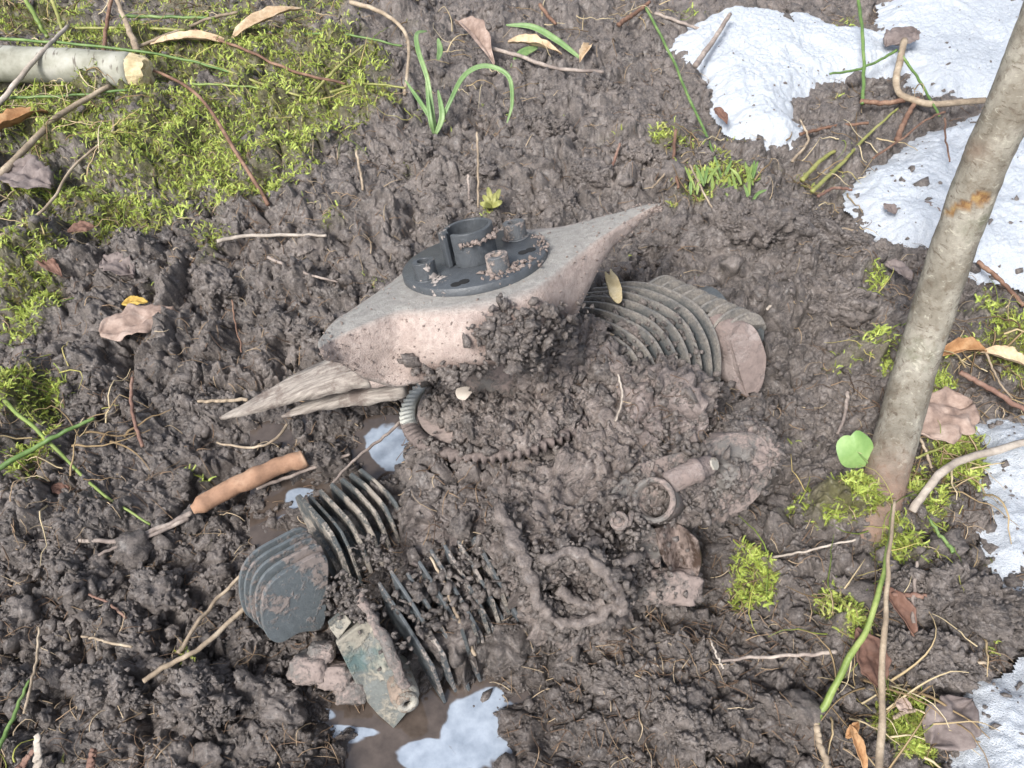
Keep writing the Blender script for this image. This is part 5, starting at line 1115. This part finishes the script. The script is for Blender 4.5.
leaf('leaf', (715,108), (727,124), 10, L_BRN, 'small brown leaf at the left edge of the large snow sheet', lift=.012, seed=28)
# round green leaf beside the sapling
gc = hit(856, 450); gc = on_z(856, 450, gc[2]+.022); gr = 17*np.linalg.norm(gc-CAM)/FPX; n, k = 14, 36
tt = np.linspace(0, 2*math.pi, k, endpoint=False); V = [gc]; a1 = RR; a2 = UU*.9+np.array([0, 0, .1]); 
for i in range(1, n+1):
    f = i/n; rad = f*(1-.22*np.exp(-((((tt-1.9+math.pi) % (2*math.pi))-math.pi)/.22)**2))*(1+.03*np.sin(tt*5))
    V += list(gc+gr*((rad*np.cos(tt))[:, None]*a1+(rad*np.sin(tt)*1.08)[:, None]*a2-(f*f*.14+.05*f*np.sin(tt*3))[:, None]*TT))
F = [(0, 1+j, 1+(j+1) % k) for j in range(k)]+[(1+(i-1)*k+j, 1+i*k+j, 1+i*k+(j+1) % k, 1+(i-1)*k+(j+1) % k) for i in range(1, n) for j in range(k)]
gl = bpy.data.objects.new('clover_plant', None); COL.objects.link(gl); gl.location = hit(868, 480); bpy.context.view_layer.update(); tag(gl, 'single round pale green leaf beside the sapling base', 'plant')
mb = MB(); mb.add(np.array(V), F); mb.build('leaf_blade', L_GRN, gl); mb = MB(); mb.add(*tube(catmull([hit(868, 480), hit(866, 474)+np.array([0, 0, .012]), gc-TT*.001], 8), [.0009]*17, 6)); mb.build('stem', G_DK, gl)
# grass seedling
sr = bpy.data.objects.new('grass_seedling', None); COL.objects.link(sr); sb = hit(436, 132); sr.location = sb; bpy.context.view_layer.update(); tag(sr, 'young grass seedling with broad arching green blades at top centre', 'seedling')
def blade(pts, z, w, mat, parent):
    C_ = catmull([on_z(x, y, zz) for (x, y), zz in zip(pts, z)], 10); n = len(C_); t = np.linspace(0, 1, n); T = np.gradient(C_, axis=0); T /= np.linalg.norm(T, axis=1, keepdims=True)
    s = np.cross(T, CAM*0+np.array([.1, -.5, .6])); s /= np.linalg.norm(s, axis=1, keepdims=True); nn = np.cross(s, T); wd = w*np.linalg.norm(C_[0]-CAM)/FPX*np.sin(np.pi*np.clip(t*.9+.08, 0, 1))**.6
    G = np.stack([C_+s*(wd*v)[:, None]+nn*(wd*.35*v*v)[:, None] for v in (-1, -.5, 0, .5, 1)], 1); mb = MB(); shell(G, .0004, mb); return mb.build('blade', mat, parent)
G_SEED = barkmat('seedling_green', srgb(88, 116, 70), srgb(110, 136, 86), srgb(136, 156, 108), 30, rough=.45)
zb = sb[2]
for pts, z, wd_ in (([(436,132),(428,82),(418,50),(417,34),(427,31)], [zb,zb+.05,zb+.07,zb+.075,zb+.07], 2.2), ([(438,130),(449,104),(464,76),(485,66),(508,76),(512,103),(507,123)], [zb,zb+.03,zb+.05,zb+.058,zb+.05,zb+.03,zb+.015], 2.2),
    ([(437,130),(424,108),(405,80)], [zb,zb+.02,zb+.03], 2.0), ([(436,134),(442,116),(438,90)], [zb,zb+.02,zb+.04], 2.6), ([(434,134),(430,118),(426,80)], [zb,zb+.02,zb+.05], 2.0), ([(438,60),(440,50),(438,38)], [zb+.03,zb+.035,zb+.04], 2.6)): blade(pts, z, wd_, G_SEED, sr)
s2 = bpy.data.objects.new('grass_tuft', None); COL.objects.link(s2); s2.location = hit(579, 58); bpy.context.view_layer.update(); tag(s2, 'pair of broad green blades lying right of the seedling at top centre', 'grass', None)
z2 = hit(579, 58)[2]
blade([(580,58),(556,40),(532,27),(506,25)], [z2+.004,z2+.014,z2+.02,z2+.016], 3.0, G_SEED, s2); blade([(512,68),(522,54),(538,47)], [z2+.004,z2+.012,z2+.012], 4.0, G_SEED, s2)
s3 = bpy.data.objects.new('grass_tuft', None); COL.objects.link(s3); h3 = hit(715, 205); s3.location = h3; bpy.context.view_layer.update(); tag(s3, 'small tuft of fine bright grass behind the propeller tip', 'grass', None)
rs = np.random.RandomState(9)
for k in range(26):
    x0, y0 = rs.uniform(690, 755), rs.uniform(180, 210); z0 = h3[2]; dx = rs.uniform(-16, 16); blade([(x0, y0), (x0+dx*.4, y0-10), (x0+dx, y0-rs.uniform(12, 26))], [z0, z0+.008, z0+.012], 1.5, G_BR if k % 3 else G_DK, s3)
# wood chips
def chip(px, py, L, w, ang, z, label, mat):
    c = Z(px, py, z); a = math.radians(ang); d = RR*math.cos(a)+UU*math.sin(a); d = d/np.linalg.norm(d); s = np.cross(d, TT); s_ = np.linalg.norm(c-CAM)/FPX
    pts = [c+d*L*s_*u+s*w*s_*v for u, v in ((-1, -.3), (-.6, -.9), (.2, -.8), (1, -.5), (.7, 0), (1.05, .4), (0, 1), (-.8, .6))]
    mb = MB(); mb.add(*prism(warp(smooth_poly(pts, 3), .0012, 120), -TT*.003)); o = mb.build('wood_chip', mat, smooth=False, bevel=.0005); recenter(o, c); tag(o, label, 'wood chip', 'wood chips')
chip(614, 286, 17, 7, 110, .090, 'pale torn wood chip standing beside the upper right fins', T_TAN if False else FRESH)
chip(441, 352, 9, 5, 10, .150, 'orange-brown wood chip stuck to the front of the propeller', L_ORG)
chip(463, 393, 8, 7, 20, .096, 'pinkish stone-like chip on the mud below the propeller', T_ROOT)
chip(600, 332, 14, 5, -20, .078, 'frayed tan wood scrap on the mud below the pale chip', T_TAN)
# little yellow plant behind the hub
s4 = bpy.data.objects.new('small_plant', None); COL.objects.link(s4); h4 = hit(492, 206); s4.location = h4; bpy.context.view_layer.update(); tag(s4, 'tiny yellow-green sprout behind the bolted hub plate', 'plant')
for dx, dy in ((-9, -12), (-4, -20), (3, -14), (8, -18), (10, -6), (-12, -4)): blade([(492, 207), (492+dx*.6, 207+dy*.6), (492+dx, 207+dy)], [h4[2]+.004, h4[2]+.012, h4[2]+.012], 2.6, G_YL, s4)
